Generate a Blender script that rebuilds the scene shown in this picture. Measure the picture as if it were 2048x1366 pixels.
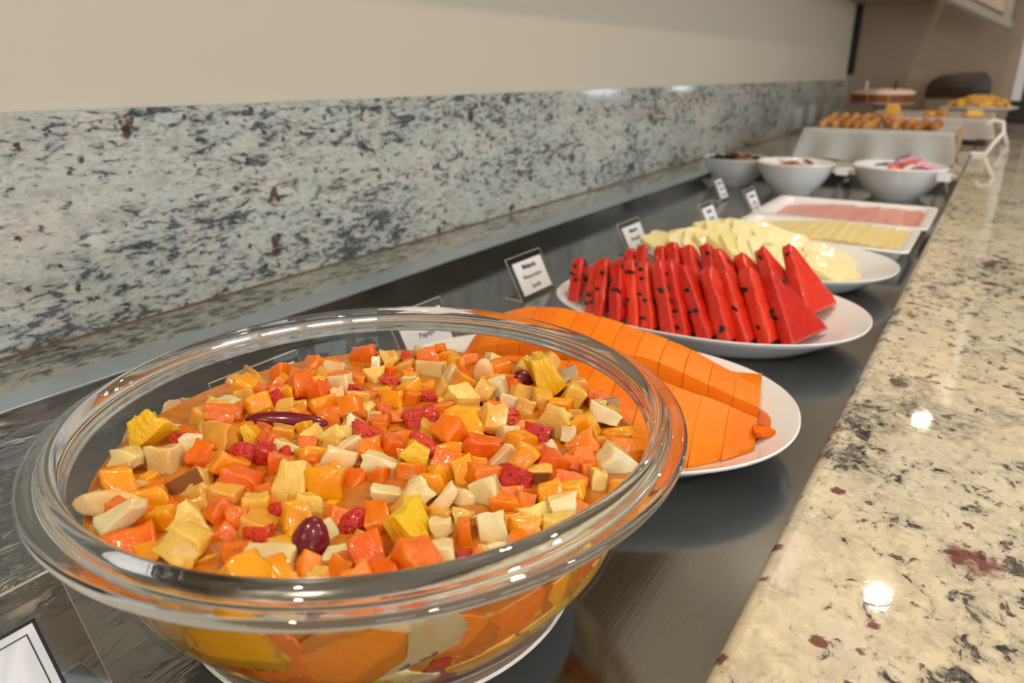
import bpy, bmesh, math, random
from mathutils import Vector, Matrix, Euler
import numpy as np
rnd = random.Random(7)
SC = bpy.context.scene
for o in list(bpy.data.objects): bpy.data.objects.remove(o)

# ------------------------------------------------------------------ camera, world, light, exposure
CZ = 1.13286            # camera height; the counter top lies at 0.90, the steel well floor at 0.88
TZ, CT = 0.88, 0.90
FPX, YAW, PIT, ROL = 1437.85, math.radians(33.2227), math.radians(20.5813), math.radians(-0.2352)
fw = Vector((-math.sin(YAW)*math.cos(PIT), math.cos(YAW)*math.cos(PIT), -math.sin(PIT)))
r0 = Vector((math.cos(YAW), math.sin(YAW), 0)); u0 = r0.cross(fw)
rt = math.cos(ROL)*r0 + math.sin(ROL)*u0; up = -math.sin(ROL)*r0 + math.cos(ROL)*u0
cd = bpy.data.cameras.new('camera'); cam = bpy.data.objects.new('camera', cd); SC.collection.objects.link(cam)
m = Matrix((rt, up, -fw)).transposed().to_4x4(); m.translation = (0, 0, CZ); cam.matrix_world = m
cd.sensor_width = 36; cd.lens = FPX/2048*36; cd.clip_start = .02; cd.clip_end = 100
cd.dof.use_dof = True; cd.dof.focus_distance = 0.36; cd.dof.aperture_fstop = 10
SC.camera = cam
w = bpy.data.worlds.new('world'); SC.world = w; w.use_nodes = True
w.node_tree.nodes['Background'].inputs[0].default_value = (.9, .92, 1, 1)
w.node_tree.nodes['Background'].inputs[1].default_value = 0.1
SC.view_settings.view_transform = 'Standard'; SC.view_settings.look = 'None'
SC.view_settings.gamma = 1; SC.view_settings.use_curve_mapping = False
SC.view_settings.exposure = 0.0
LAMP_W, WIN_E = 10.5, 5.2
def area(name, loc, size, power, col, rot=(0, 0, 0), shape='DISK', sy=None):
    l = bpy.data.lights.new(name, 'AREA'); l.shape = shape; l.size = size; l.energy = power; l.color = col
    if sy: l.size_y = sy
    o = bpy.data.objects.new(name, l); SC.collection.objects.link(o); o.location = loc; o.rotation_euler = rot
    return o
for i, (ly, lz, lk) in enumerate(((-2.75, 1.497, 1), (-.92, 1.497, 1), (.9, 1.497, 1), (2.74, 1.497, .6), (4.0, 1.25, .16))):
    area('downlight_lamp', (-.06, ly, CZ+lz), .075, LAMP_W*lk, (1, .86, .68))
for lx, ly in ((1.6, -.9), (1.6, .9)):
    area('downlight_lamp', (lx, ly, CZ+1.497), .12, LAMP_W*1.5, (1, .86, .68))

# ------------------------------------------------------------------ materials
def mat(name, col=(.8, .8, .8), rough=.5, metal=0, spec=.5, sss=0, sssr=(.01, .004, .002), coat=0, trans=0, ior=1.45):
    M = bpy.data.materials.new(name); M.use_nodes = True; b = M.node_tree.nodes['Principled BSDF']
    I = b.inputs
    I['Base Color'].default_value = (*col, 1); I['Roughness'].default_value = rough; I['Metallic'].default_value = metal
    I['Specular IOR Level'].default_value = spec; I['IOR'].default_value = ior
    if sss: I['Subsurface Weight'].default_value = sss; I['Subsurface Radius'].default_value = sssr; I['Subsurface Scale'].default_value = 1
    I['Coat Weight'].default_value = coat; I['Coat Roughness'].default_value = .06
    I['Transmission Weight'].default_value = trans
    return M
class NT:
    def __init__(s, M): s.t = M.node_tree; s.b = s.t.nodes['Principled BSDF']
    def n(s, typ, **kw):
        x = s.t.nodes.new('ShaderNode'+typ)
        for k, v in kw.items(): setattr(x, k, v)
        return x
    def l(s, a, b): s.t.links.new(a, b)
    def coord(s, kind='Object', scale=(1, 1, 1), rot=(0, 0, 0)):
        if kind == 'World': o = s.n('NewGeometry').outputs['Position']
        else: o = s.n('TexCoord').outputs[kind]
        mp = s.n('Mapping'); mp.inputs['Scale'].default_value = scale; mp.inputs['Rotation'].default_value = rot
        s.l(o, mp.inputs['Vector']); return mp.outputs[0]
    def noise(s, co, scale, det=3, rough=.55, dist=0):
        x = s.n('TexNoise'); x.inputs['Scale'].default_value = scale; x.inputs['Detail'].default_value = det
        x.inputs['Roughness'].default_value = rough; x.inputs['Distortion'].default_value = dist
        s.l(co, x.inputs['Vector']); return x.outputs['Fac']
    def ramp(s, f, *st):
        x = s.n('ValToRGB'); e = x.color_ramp.elements
        while len(e) < len(st): e.new(.5)
        for a, (p_, c) in zip(e, st): a.position = p_; a.color = (*c, 1) if isinstance(c, tuple) else (c, c, c, 1)
        s.l(f, x.inputs[0]); return x.outputs[0]
    def mix(s, f, a, b, typ='MIX'):
        x = s.n('Mix', data_type='RGBA', blend_type=typ)
        for sock, v in ((x.inputs[0], f), (x.inputs[6], a), (x.inputs[7], b)):
            if hasattr(v, 'links'): s.l(v, sock)
            else: sock.default_value = v if isinstance(v, (int, float)) else (*v, 1)
        return x.outputs[2]
    def math(s, op, a, b=0):
        x = s.n('Math', operation=op)
        for sock, v in ((x.inputs[0], a), (x.inputs[1], b)):
            if hasattr(v, 'links'): s.l(v, sock)
            else: sock.default_value = v
        return x.outputs[0]
    def bump(s, h, st=.3, d=.001, nrm=None):
        x = s.n('Bump'); x.inputs['Strength'].default_value = st; x.inputs['Distance'].default_value = d
        s.l(h, x.inputs['Height']); s.l(x.outputs[0], nrm or s.b.inputs['Normal']); return x.outputs[0]
    def col(s, c): s.l(c, s.b.inputs['Base Color'])
    def rough(s, c): s.l(c, s.b.inputs['Roughness'])

def granite(name, cream, green, dark, maroon, stretch, k, dens, rot=(0, 0, 0), rough=.1, spots=.5, big=0., fine=.5, bf=11, db=0.):
    M = mat(name, rough=rough, spec=.5); t = NT(M)
    co = t.coord('World', stretch, rot); wo = t.coord('World')
    base = t.mix(t.ramp(t.noise(wo, 14*k, 4), (.38, 0.), (.62, 1.)), cream, green)
    base = t.mix(t.ramp(t.noise(co, 45*k, 5, .7), (.45, 0.), (.7, .8)), base, tuple(.62*a for a in cream))
    base = t.mix(t.ramp(t.noise(wo, 120*k, 4, .7), (.5, 0.), (.75, .6)), base, tuple(min(1, 1.25*a) for a in cream))
    drift = t.math('MULTIPLY', t.math('SUBTRACT', t.noise(co, 8*k, 3, .6), .5), .34)
    grain = t.ramp(t.noise(wo, 300*k, 3, .7), (.3, .55), (.55, 1.))
    c = base
    grey = tuple(.35*a+.65*b for a, b in zip(cream, dark))
    for sc, dn, op, wd in ((60, dens+db, 1., .035), (115, dens+.008, .9, .04), (230, dens+.03, fine, .05)):
        f = t.math('ADD', t.noise(co, sc*k, 5, .62, .5), drift)
        c = t.mix(t.math('MULTIPLY', t.ramp(f, (dn-.09, 0.), (dn+.02, .5)), op), c, grey)
        c = t.mix(t.math('MULTIPLY', t.math('MULTIPLY', t.ramp(f, (dn, 0.), (dn+wd, 1.)), grain), op), c, dark)
    if big:
        b2 = t.ramp(t.noise(wo, bf*k, 6, .68, .6), (.60, 0.), (.68, 1.)); g2 = t.ramp(t.noise(wo, 170*k, 5, .78), (.38, 0.), (.56, 1.))
        c = t.mix(t.math('MULTIPLY', t.math('MULTIPLY', b2, g2), big), c, dark)
    for vs, pr, mx in ((22, spots, .31), (60, spots*.9, .34)):
        v = t.n('TexVoronoi'); v.inputs['Scale'].default_value = vs*k
        wn = t.n('TexNoise'); wn.inputs['Scale'].default_value = vs*3.4*k; wn.inputs['Detail'].default_value = 4; t.l(wo, wn.inputs['Vector'])
        va = t.n('VectorMath', operation='SCALE'); va.inputs[3].default_value = .62/(vs*k); t.l(wn.outputs['Color'], va.inputs[0])
        vb = t.n('VectorMath', operation='ADD'); t.l(wo, vb.inputs[0]); t.l(va.outputs[0], vb.inputs[1]); t.l(vb.outputs[0], v.inputs['Vector'])
        sep = t.n('SeparateColor'); t.l(v.outputs['Color'], sep.inputs[0])
        size = t.math('MULTIPLY', t.ramp(sep.outputs[0], (1-pr, 0.), (1., 1.)), mx)
        sp = t.math('MINIMUM', t.math('MAXIMUM', t.math('MULTIPLY', t.math('SUBTRACT', size, v.outputs['Distance']), 9), 0), 1)
        c = t.mix(t.math('MULTIPLY', sp, .9), c, maroon)
    t.col(c); t.bump(t.noise(wo, 260*k, 2), .03, .0006)
    return M
G_WALL = granite('grey_white_granite', (.66, .64, .57), (.58, .62, .57), (.04, .052, .075), (.085, .02, .028), (1, .42, 1.2), 1.15, .572, (math.radians(-14), 0, 0), .06, .26, fine=.7, db=.014)
G_TOP = granite('cream_granite', (.70, .62, .46), (.65, .60, .49), (.035, .037, .045), (.15, .03, .035), (1, .75, 1), 1.0, .60, (0, 0, .5), .042, .62, .95, .7, 6.5)

def steel(name, base=.42, rough=.2, wet=False, rot=.45, streak=1.):
    M = mat(name, (base, base*.985, base*.95), rough, 1); t = NT(M)
    co = t.coord('World', (1, .03, 1), (0, 0, rot)); wo = t.coord('World')
    co2 = t.coord('World', (1, .05, 1), (0, 0, rot-1.0))
    s1 = t.noise(co, 700, 4, .6); s2 = t.noise(co2, 500, 3, .6); cl = t.noise(wo, 9, 4, .6)
    t.rough(t.ramp(t.mix(.5, t.mix(.4, s1, s2), cl), (.3, rough*.7), (.7, rough*1.7)))
    t.col(t.ramp(t.mix(.4, cl, s1), (.3, (base*.85, base*.83, base*.79)), (.7, (base*1.12, base*1.1, base*1.07))))
    h = t.math('MULTIPLY', t.math('ADD', s1, s2), .045*streak)
    if wet:       # drips and wet film near the first name card
        g = t.n('NewGeometry'); sx = t.n('SeparateXYZ'); t.l(g.outputs['Position'], sx.inputs[0])
        mx = t.ramp(t.math('ADD', sx.outputs[0], 1.0), (.72, 1.), (.84, 0.)); my = t.ramp(sx.outputs[1], (.22, 1.), (.42, 0.))
        mk = t.math('MULTIPLY', mx, my)
        wv = t.ramp(t.noise(t.coord('World', (1.6, .8, 1), (0, 0, .5)), 34, 3, .5, 1.2), (.40, 0.), (.68, 1.))
        h = t.math('ADD', h, t.math('MULTIPLY', t.math('MULTIPLY', wv, mk), 1.1))
    t.bump(h, .35, .0012)
    return M
STEEL = steel('brushed_steel', .24, .12, True)
CHROME = steel('polished_steel', .62, .12, False, 0., .3); FLANGE = mat('satin_steel_flange', (.66, .73, .78), .38, .85)
WHITE = mat('white_porcelain', (.82, .83, .85), .12, coat=.3)
MELA = mat('white_melamine', (.82, .81, .82), .22)

def thinglass(name, tint=(.97, .98, .98), r=.015, ior=1.5, boost=1.):
    M = bpy.data.materials.new(name); M.use_nodes = True; nt = M.node_tree; nt.nodes.clear()
    o = nt.nodes.new('ShaderNodeOutputMaterial'); mx = nt.nodes.new('ShaderNodeMixShader'); tr = nt.nodes.new('ShaderNodeBsdfTransparent')
    gl = nt.nodes.new('ShaderNodeBsdfGlossy'); fr = nt.nodes.new('ShaderNodeFresnel'); fr.inputs[0].default_value = ior
    tr.inputs[0].default_value = (*tint, 1); gl.inputs['Roughness'].default_value = r
    ml = nt.nodes.new('ShaderNodeMath'); ml.operation = 'MULTIPLY'; ml.inputs[1].default_value = boost
    ge = nt.nodes.new('ShaderNodeNewGeometry'); iv = nt.nodes.new('ShaderNodeMath'); iv.operation = 'SUBTRACT'; iv.inputs[0].default_value = 1; nt.links.new(ge.outputs['Backfacing'], iv.inputs[1])
    m2 = nt.nodes.new('ShaderNodeMath'); m2.operation = 'MULTIPLY'; nt.links.new(fr.outputs[0], m2.inputs[0]); nt.links.new(iv.outputs[0], m2.inputs[1])
    nt.links.new(m2.outputs[0], ml.inputs[0]); nt.links.new(ml.outputs[0], mx.inputs[0])
    nt.links.new(tr.outputs[0], mx.inputs[1]); nt.links.new(gl.outputs[0], mx.inputs[2]); nt.links.new(mx.outputs[0], o.inputs[0])
    return M
GLASS = thinglass('thin_clear_glass', (.965, .97, .965), .02, 1.5, .5)
ACRYL = thinglass('clear_acrylic', (.86, .84, .81), .05, 1.49)
RIMG = mat('thick_rim_glass', (.97, .98, .97), .02, trans=1, ior=1.47)
FROST = mat('frosted_acrylic_edge', (.62, .58, .54), .4)
PAPER = mat('white_card', (.80, .80, .84), .6); INK = mat('black_ink', (.02, .02, .025), .7)

def fruit(name, c1, c2, bump=.3, bs=240, sss=.3, rough=.15, fib=None, coat=.35, rad=(.006, .003, .0012), glaze=0, spec=.5):
    M = mat(name, c1, rough, spec=spec, sss=sss, sssr=rad, coat=coat); t = NT(M)
    oi = t.n('ObjectInfo'); ob = t.coord('World')
    n1 = t.noise(ob, 170, 4, .7)
    f = t.math('ADD', t.math('MULTIPLY', n1, .8), t.math('MULTIPLY', oi.outputs['Random'], .55))
    c = t.ramp(f, (.35, c1), (.95, c2))
    if glaze: c = t.mix(t.math('MULTIPLY', t.ramp(t.noise(ob, 75, 3, .6), (.46, 0.), (.66, 1.)), glaze), c, (.80, .33, .02))
    t.col(c)
    if fib:
        wv = t.noise(t.coord('Object', fib), 900 if bs == 220 else 20, 2, .5); h = t.math('ADD', t.noise(ob, bs, 3), wv)
    else: h = t.math('ADD', t.noise(ob, bs, 4, .7), t.math('MULTIPLY', t.noise(ob, bs*4, 2), .25))
    if name.startswith('strawberry'):
        v = t.n('TexVoronoi'); v.inputs['Scale'].default_value = 430; t.l(ob, v.inputs['Vector'])
        pit = t.ramp(v.outputs['Distance'], (.08, 0.), (.45, 1.)); h = t.math('ADD', t.math('MULTIPLY', pit, 1.6), h)
        t.col(t.mix(t.ramp(v.outputs['Distance'], (.05, .8), (.16, 0.)), c, (.75, .42, .08)))
    t.bump(h, bump, .0012)
    return M
PAPAYA = fruit('papaya_flesh', (.84, .155, .003), (.90, .24, .006), .06, 90, .25, .38, coat=0, rad=(.004, .0015, .0006), spec=.22)
FM = {'o': fruit('orange_flesh', (.95, .46, .004), (.97, .60, .02), .8, 260, .4, .12, (1, .16, 1), coat=.5),
      'p': fruit('papaya_cube_flesh', (.80, .12, .004), (.90, .27, .01), .4, 200, .3, .14, coat=.4),
      'm': fruit('melon_flesh', (.80, .62, .27), (.84, .76, .46), .2, 220, .4, glaze=.28),
      'a': fruit('apple_flesh', (.84, .60, .30), (.88, .74, .48), .2, 260, .3, glaze=.32),
      'y': fruit('mango_flesh', (.90, .30, .004), (.95, .42, .012), .25, 160, .4),
      'k': fruit('pineapple_flesh', (.86, .52, .07), (.90, .68, .22), .4, 260, .4, .2, (1, .2, 1), glaze=.32),
      's': fruit('strawberry_flesh', (.56, .008, .006), (.74, .06, .02), .8, 300, .2, .12, coat=.5),
      'g': fruit('dark_grape_skin', (.10, .004, .012), (.17, .01, .02), .08, 200, .1, .18),
      'b': fruit('banana_flesh', (.86, .60, .28), (.88, .60, .30), .12, 150, .35, glaze=.32),
      't': fruit('soaked_pear_flesh', (.74, .33, .03), (.80, .46, .09), .2, 220, .4),
      'r': fruit('apple_chunk_flesh', (.84, .50, .10), (.86, .60, .2), .2, 220, .35)}
SKIN = fruit('apple_skin', (.23, .075, .02), (.3, .12, .04), .2, 300, .05, .3)
MELR = fruit('watermelon_flesh', (.48, .007, .004), (.74, .042, .012), .5, 150, .08, .25, rad=(.004, .0008, .0006))
SEED = mat('watermelon_seed', (.012, .008, .008), .25)
PINE = fruit('pineapple_slice_flesh', (.86, .72, .30), (.90, .82, .48), .5, 220, .3, .3, (1, 1, .2))
CHEE = fruit('yellow_cheese', (.86, .68, .30), (.88, .72, .36), .06, 60, .2, .4, coat=0)
HAM = fruit('pink_ham', (.72, .29, .26), (.80, .40, .36), .15, 120, .2, .35, coat=.05)

# ------------------------------------------------------------------ mesh helpers
def link(name, me, M=None, parent=None, loc=None):
    o = bpy.data.objects.new(name, me); SC.collection.objects.link(o)
    if M is not None and me is not None and not me.materials: me.materials.append(M)
    if parent: o.parent = parent
    if loc is not None: o.location = loc
    return o
def tag(o, label, cat, group=None, kind=None):
    if label: o['label'] = label
    if cat: o['category'] = cat
    if group: o['group'] = group
    if kind: o['kind'] = kind
    return o
def empty(name, loc, label, cat, group=None, rz=0):
    o = link(name, None, loc=loc); o.rotation_euler = (0, 0, rz); o.empty_display_size = .02
    return tag(o, label, cat, group)
def fin(bm, name, smooth=True, ang=40):
    bmesh.ops.recalc_face_normals(bm, faces=bm.faces)
    me = bpy.data.meshes.new(name); bm.to_mesh(me); bm.free()
    if smooth:
        me.shade_smooth()
        try: me.set_sharp_from_angle(angle=math.radians(ang))
        except Exception: pass
    return me
def bm_box(bm, a, b, bev=0, seg=2):
    r = bmesh.ops.create_cube(bm, size=1)['verts']
    for v in r: v.co = Vector([a[i]+(b[i]-a[i])*(v.co[i]+.5) for i in range(3)])
    if bev:
        es = {e for v in r for e in v.link_edges}
        bmesh.ops.bevel(bm, geom=list(es), offset=bev, segments=seg, affect='EDGES', profile=.5)
def box(name, a, b, M, bev=0, parent=None, seg=2, loc=None):
    bm = bmesh.new(); bm_box(bm, a, b, bev, seg); me = fin(bm, name, bool(bev), 180)
    if bev:      # area weighted normals keep the flat faces flat
        nn = [Vector() for _ in me.vertices]
        for f in me.polygons:
            for v in f.vertices: nn[v] += f.normal*f.area
        me.normals_split_custom_set_from_vertices([n.normalized() for n in nn])
    return link(name, me, M, parent, loc)
def struct(o): o['kind'] = 'structure'; return o
def lathe_me(name, prof, n=96, sx=1, sy=1, ex=2.0, ang=50):
    """closed or open profile of (r, z); the cross-section may be a superellipse"""
    bm = bmesh.new(); rings = []
    for r, z in prof:
        if r < 1e-6: rings.append([bm.verts.new((0, 0, z))]); continue
        ring = []
        for i in range(n):
            a = 2*math.pi*i/n; c, s = math.cos(a), math.sin(a)
            k = (abs(c)**ex+abs(s)**ex)**(-1/ex)
            ring.append(bm.verts.new((r*k*c*sx, r*k*s*sy, z)))
        rings.append(ring)
    for A, B in zip(rings, rings[1:]):
        for i in range(n):
            j = (i+1) % n
            if len(A) == 1 and len(B) == 1: continue
            if len(A) == 1: bm.faces.new((A[0], B[i], B[j]))
            elif len(B) == 1: bm.faces.new((A[i], A[j], B[0]))
            else: bm.faces.new((A[i], A[j], B[j], B[i]))
    return fin(bm, name, True, ang)
def loft_me(name, rings, cap=True, bev=0, ang=35):
    bm = bmesh.new(); R = [[bm.verts.new(p) for p in r] for r in rings]; n = len(R[0])
    for A, B in zip(R, R[1:]):
        for i in range(n): bm.faces.new((A[i], A[(i+1) % n], B[(i+1) % n], B[i]))
    if cap: bm.faces.new(R[0][::-1]); bm.faces.new(R[-1])
    if bev:
        bmesh.ops.recalc_face_normals(bm, faces=bm.faces)
        es = [e for e in bm.edges if len(e.link_faces) == 2 and e.calc_face_angle() > .35]
        bmesh.ops.bevel(bm, geom=es, offset=bev, segments=2, affect='EDGES', profile=.5, clamp_overlap=True)
    return fin(bm, name, True, ang)
def text(name, s, size, M, parent, loc, rot, bold=0., ext=.00015):
    c = bpy.data.curves.new(name, 'FONT'); c.body = s; c.size = size; c.align_x = 'CENTER'; c.align_y = 'CENTER'; c.extrude = ext; c.offset = bold
    c.resolution_u = 2; tmp = bpy.data.objects.new('tmp', c); me = bpy.data.meshes.new_from_object(tmp); bpy.data.objects.remove(tmp); bpy.data.curves.remove(c)
    me.name = name; me.materials.clear(); o = link(name, me, M, parent, loc); o.rotation_euler = rot; return o

# ------------------------------------------------------------------ the room
CREAM = mat('cream_wall_paint', (.71, .64, .51), .55); t_ = NT(CREAM); t_.bump(t_.noise(t_.coord('World'), 160, 3), .05, .001)
FARW = mat('beige_far_wall', (.36, .265, .19), .5); t_ = NT(FARW); t_.bump(t_.noise(t_.coord('World'), 90, 3), .06, .001)
FLO = mat('pale_floor_tile', (.45, .41, .36), .3); DARK = mat('dark_brown_laminate', (.035, .022, .016), .4); BLACK = mat('black_trim', (.012, .01, .01), .4)
JAMB = mat('white_jamb_paint', (.72, .72, .76), .4); CEI = mat('white_ceiling', (.75, .73, .69), .7)
struct(box('floor', (-.8, -3.1, -.1), (4.3, 16, 0), FLO)); struct(box('ceiling', (-.8, -3.1, 2.65), (4.3, 16, 2.75), CEI))
struct(box('wall_left', (-.80, -3.1, 0), (-.70, 4.25, 2.65), CREAM)); struct(box('wall_back', (-.8, -3.2, 0), (4.3, -3.1, 2.65), CREAM))
struct(box('wall_far', (-.70, 4.16, 0), (.012, 4.26, 2.65), FARW)); struct(box('wall_right', (4.2, -3.1, 0), (4.3, 16, 2.65), CREAM))
struct(box('wall_end', (-.8, 15.9, 0), (4.3, 16, 2.65), CREAM))
struct(box('trim_1', (.012, 4.157, CZ-.135), (.052, 4.26, 2.65), JAMB, .004)); struct(box('trim_2', (-.70, 4.146, CZ-.02), (-.668, 4.16, CZ+.30), BLACK, .002))
struct(box('door_1', (.052, 4.2, 0), (.10, 4.9, 2.1), DARK, .003))
blk = box('black_cooler', (.013, 4.161, 0), (.62, 4.199, CZ-.137), BLACK, .006); tag(blk, 'low black cooler cabinet behind the end of the counter', 'cooler')
WINM = bpy.data.materials.new('daylit_pane'); WINM.use_nodes = True; nt = WINM.node_tree; nt.nodes.clear()
em = nt.nodes.new('ShaderNodeEmission'); em.inputs[0].default_value = (.80, .90, 1, 1); em.inputs[1].default_value = WIN_E
nt.links.new(em.outputs[0], nt.nodes.new('ShaderNodeOutputMaterial').inputs[0])
wi = 0
for wall, a, b in (('r', -2.7, -1.2), ('r', -.9, .4), ('r', 10.6, 11.7), ('r', 14.2, 15.4), ('b', 2.6, 4.0), ('r', .7, 2.2)):
    wi += 1
    lo = 1.12 if .5 < a < 5 and wall == 'r' else .72
    if wall == 'r': f = box('window_%d' % wi, (4.17, a, lo), (4.2, b, lo+1.43), JAMB); g = box('pane', (4.16, a+.05, lo+.05), (4.168, b-.05, lo+1.38), WINM, parent=f)
    else: f = box('window_%d' % wi, (a, -3.1, .72), (b, -3.07, 2.15), JAMB); g = box('pane', (a+.05, -3.068, .77), (b-.05, -3.06, 2.1), WINM, parent=f)
    struct(f)

# ------------------------------------------------------------------ counter, backsplash, cabinets, steel well
ct = empty('granite_counter', (0, 0, CT), 'polished cream granite worktop with maroon and grey flecks around the steel well', 'counter')
box('front_slab', (-.060, -.7, -.03), (.56, 4.155, 0), G_TOP, .009, ct, 4); box('back_ledge', (-.688, -.7, -.03), (-.5715, 1.92, 0), G_WALL, .001, ct)
box('far_slab', (-.688, 1.921, -.03), (-.0605, 4.155, 0), G_TOP, .002, ct)
bm = bmesh.new(); bm_box(bm, (-.6995, -.7, CT+.0005), (-.688, 4.16, CZ-.03))
for v in bm.verts:
    if v.co.z > 1: v.co.z = CZ-.0303-.0038*(v.co.y-.27)
bs = link('granite_backsplash', fin(bm, 'granite_backsplash', False), G_WALL); tag(bs, 'grey white granite backsplash slab with dark flecks along the cream wall', 'backsplash')
box('sealant_joint', (-.6885, -.7, CT), (-.6855, 4.15, CT+.0022), mat('brown_sealant', (.22, .14, .07), .6), .0008, bs)
for i, y in enumerate((3.075, 3.33, 3.6)):
    o = box('outlet_plate', (0, 0, -.04), (.008, .115, .04), mat('outlet_plastic', (.62, .60, .56), .35), .003, loc=(-.688, y, CZ-.178))
    tag(o, ('wall outlet plate on the backsplash, first of three from the fruit', 'wall outlet plate on the backsplash, middle of three', 'wall outlet plate on the backsplash, last of three, by the cake')[i], 'outlet', 'outlet plates on the backsplash')
    for dz in (-.017, .017): box('socket', (.008, .038, dz-.011), (.0092, .077, dz+.011), JAMB, .0005, o)
base = empty('base_cabinet', (0, 0, 0), 'brown laminate base cabinet carrying the granite counter', 'cabinet')
box('carcass', (-.688, -.69, .08), (.50, 4.15, .845), DARK, .003, base); box('plinth', (-.688, -.69, 0), (.44, 4.15, .08), BLACK, 0, base)
box('top_rail', (.40, -.69, .845), (.50, 4.15, .869), DARK, 0, base)
for i in range(8):
    d = box('door', (.501, -.68+i*.604, .09), (.519, -.68+i*.604+.596, .84), DARK, .003, base); box('handle', (.52, -.64+i*.604, .66), (.535, -.628+i*.604, .80), CHROME, .004, d)
uc = empty('wall_cabinet', (-.70, 0, CZ+.302), 'cream wall cabinet above the buffet, its underside at the top corner', 'cabinet')
box('carcass', (0, -2.9, 0), (.34, 4.155, 1.1), mat('cabinet_laminate', (.42, .34, .24), .5), .004, uc)
for i in range(10): box('door', (.341, -2.89+i*.7, .004), (.358, -2.89+i*.7+.694, 1.08), mat('cabinet_door', (.6, .52, .40), .5) if i == 0 else bpy.data.materials['cabinet_door'], .002, uc)
GREYF = mat('grey_aluminium', (.36, .32, .27), .35, .3)
fl = empty('tilted_flap', (0, 3.91, CZ), 'grey framed flap panel with slanting lower edge under the ceiling corner', 'flap')
def bar(name, a, b, wd, M, parent, dy=.022):
    a, b = Vector((a[0], 0, a[1])), Vector((b[0], 0, b[1])); d = (b-a).normalized(); n = Vector((-d.z, 0, d.x))*wd
    pts = [a, b, b+n, a+n]; bm = bmesh.new()
    vs = [[bm.verts.new(p+Vector((0, s*dy/2, 0))) for p in pts] for s in (-1, 1)]
    for i in range(4): j = (i+1) % 4; bm.faces.new((vs[0][i], vs[0][j], vs[1][j], vs[1][i]))
    bm.faces.new(vs[0]); bm.faces.new(vs[1][::-1]); return link(name, fin(bm, name, False), M, parent)
EDG = mat('flap_gasket', (.16, .14, .12), .5); FLP = mat('flap_panel', (.52, .42, .32), .4)
bar('bottom_gasket', (-.34, .291), (-.045, .1455), .014, EDG, fl, .026); bar('bottom_rail', (-.34, .304), (-.05, .160), .036, GREYF, fl)
bar('inner_gasket', (-.34, .345), (-.085, .212), .012, EDG, fl, .026); bar('side_rail', (-.048, .15), (-.048, .72), .03, GREYF, fl, .018); bar('side_gasket', (-.034, .19), (-.034, .72), .014, EDG, fl, .026)
bar('panel', (-.34, .355), (-.08, .222), .36, FLP, fl, .008)

well = empty('buffet_well', (0, 0, TZ), 'brushed stainless steel buffet well sunk into the granite counter', 'buffet well')
box('well_floor', (-.5712, -.69, -.012), (-.0605, 1.92, 0), STEEL, 0, well)
box('back_wall', (-.5735, -.69, 0), (-.5712, 1.92, .0195), CHROME, 0, well); box('end_wall', (-.5712, 1.9185, 0), (-.0605, 1.9205, .0195), STEEL, 0, well)
box('back_flange', (-.606, -.69, .0201), (-.5705, 1.925, .0222), FLANGE, .0008, well)

def interp(x, t):
    if x <= t[0][0]: return t[0][1]
    for (a, fa), (b, fb) in zip(t, t[1:]):
        if x <= b: return fa+(fb-fa)*(x-a)/(b-a)
    return t[-1][1]

# ------------------------------------------------------------------ crockery
PLX = .158
def platter(loc, rz, label):
    pr = [(0, .0065), (.100, .0065), (.116, .009), (.132, .0155), (.147, .0235), (.155, .0272), (.1578, .0285), (.1590, .0278), (.1585, .0262), (.148, .0205), (.134, .0115), (.120, .0035), (.114, .0), (.108, .0), (.106, .0025), (0, .0025)]
    o = link('oval_platter', lathe_me('oval_platter', pr, 128, 1, .116/.158, 2.2), WHITE, None, loc); o.rotation_euler = (0, 0, rz)
    return tag(o, label, 'platter', 'oval white platters in the steel well')
PA, PW, PP = ((-.232, .4445, TZ), .2281), ((-.225, .711, TZ), .063), ((-.228, .952, TZ), -.005)
p1 = platter(PA[0], PA[1], 'oval white platter holding the cut orange papaya'); platter(*PW, 'oval white platter holding the red watermelon wedges'); platter(*PP, 'oval white platter holding the pale pineapple slices')
JS = mat('papaya_juice_stain', (.80, .33, .10), .1, coat=.5)
BX, BY = -.22448, .22325
sau = link('saucer', lathe_me('saucer', [(0, .009), (.06, .009), (.076, .0093), (.088, .0128), (.0962, .0178), (.0975, .0170), (.092, .0130), (.078, .004), (.070, 0), (.064, 0), (.062, .003), (0, .003)], 96), WHITE, None, (BX, BY, TZ))
tag(sau, 'round white plate under the glass fruit salad bowl', 'plate')
OT = [(.0105,.074),(.0125,.0845),(.016,.0905),(.020,.0955),(.025,.0998),(.03,.1035),(.04,.111),(.05,.1176),(.06,.1212),(.07,.1242),(.08,.127),(.09,.1295),(.098,.131),(.104,.1315)]
def rin(z): return interp(z-.002, OT)-.0012
outer = [(0, .0100)]+[(r, z) for z, r in OT if z < .1]
inner = [(rin(z), z) for z in [.100-.0028*k for k in range(31)] if z > .0142]+[(.072, .0126), (0, .0124)]
bowl = link('glass_bowl', lathe_me('glass_bowl', outer+inner, 160), GLASS, None, (BX, BY, TZ))
tag(bowl, 'large clear glass mixing bowl with wide rim, full of fruit salad', 'bowl')
rimp = [(.1288, .0962), (.1290, .1015), (.1300, .1068), (.1316, .1100), (.1338, .1107), (.1357, .1092), (.1372, .1068), (.1395, .1058), (.1430, .1052), (.1450, .1042), (.1455, .1026), (.1448, .1010), (.1425, .1004), (.1390, .1008), (.1360, .1010), (.1340, .1002), (.1328, .0984), (.1318, .0962), (.1302, .0955)]
link('rim', lathe_me('rim', rimp+[rimp[0]], 192, ang=80), RIMG, bowl)
bm = bmesh.new(); bmesh.ops.create_grid(bm, x_segments=10, y_segments=4, size=1)
a0 = math.atan2(-.094, .012)
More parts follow.
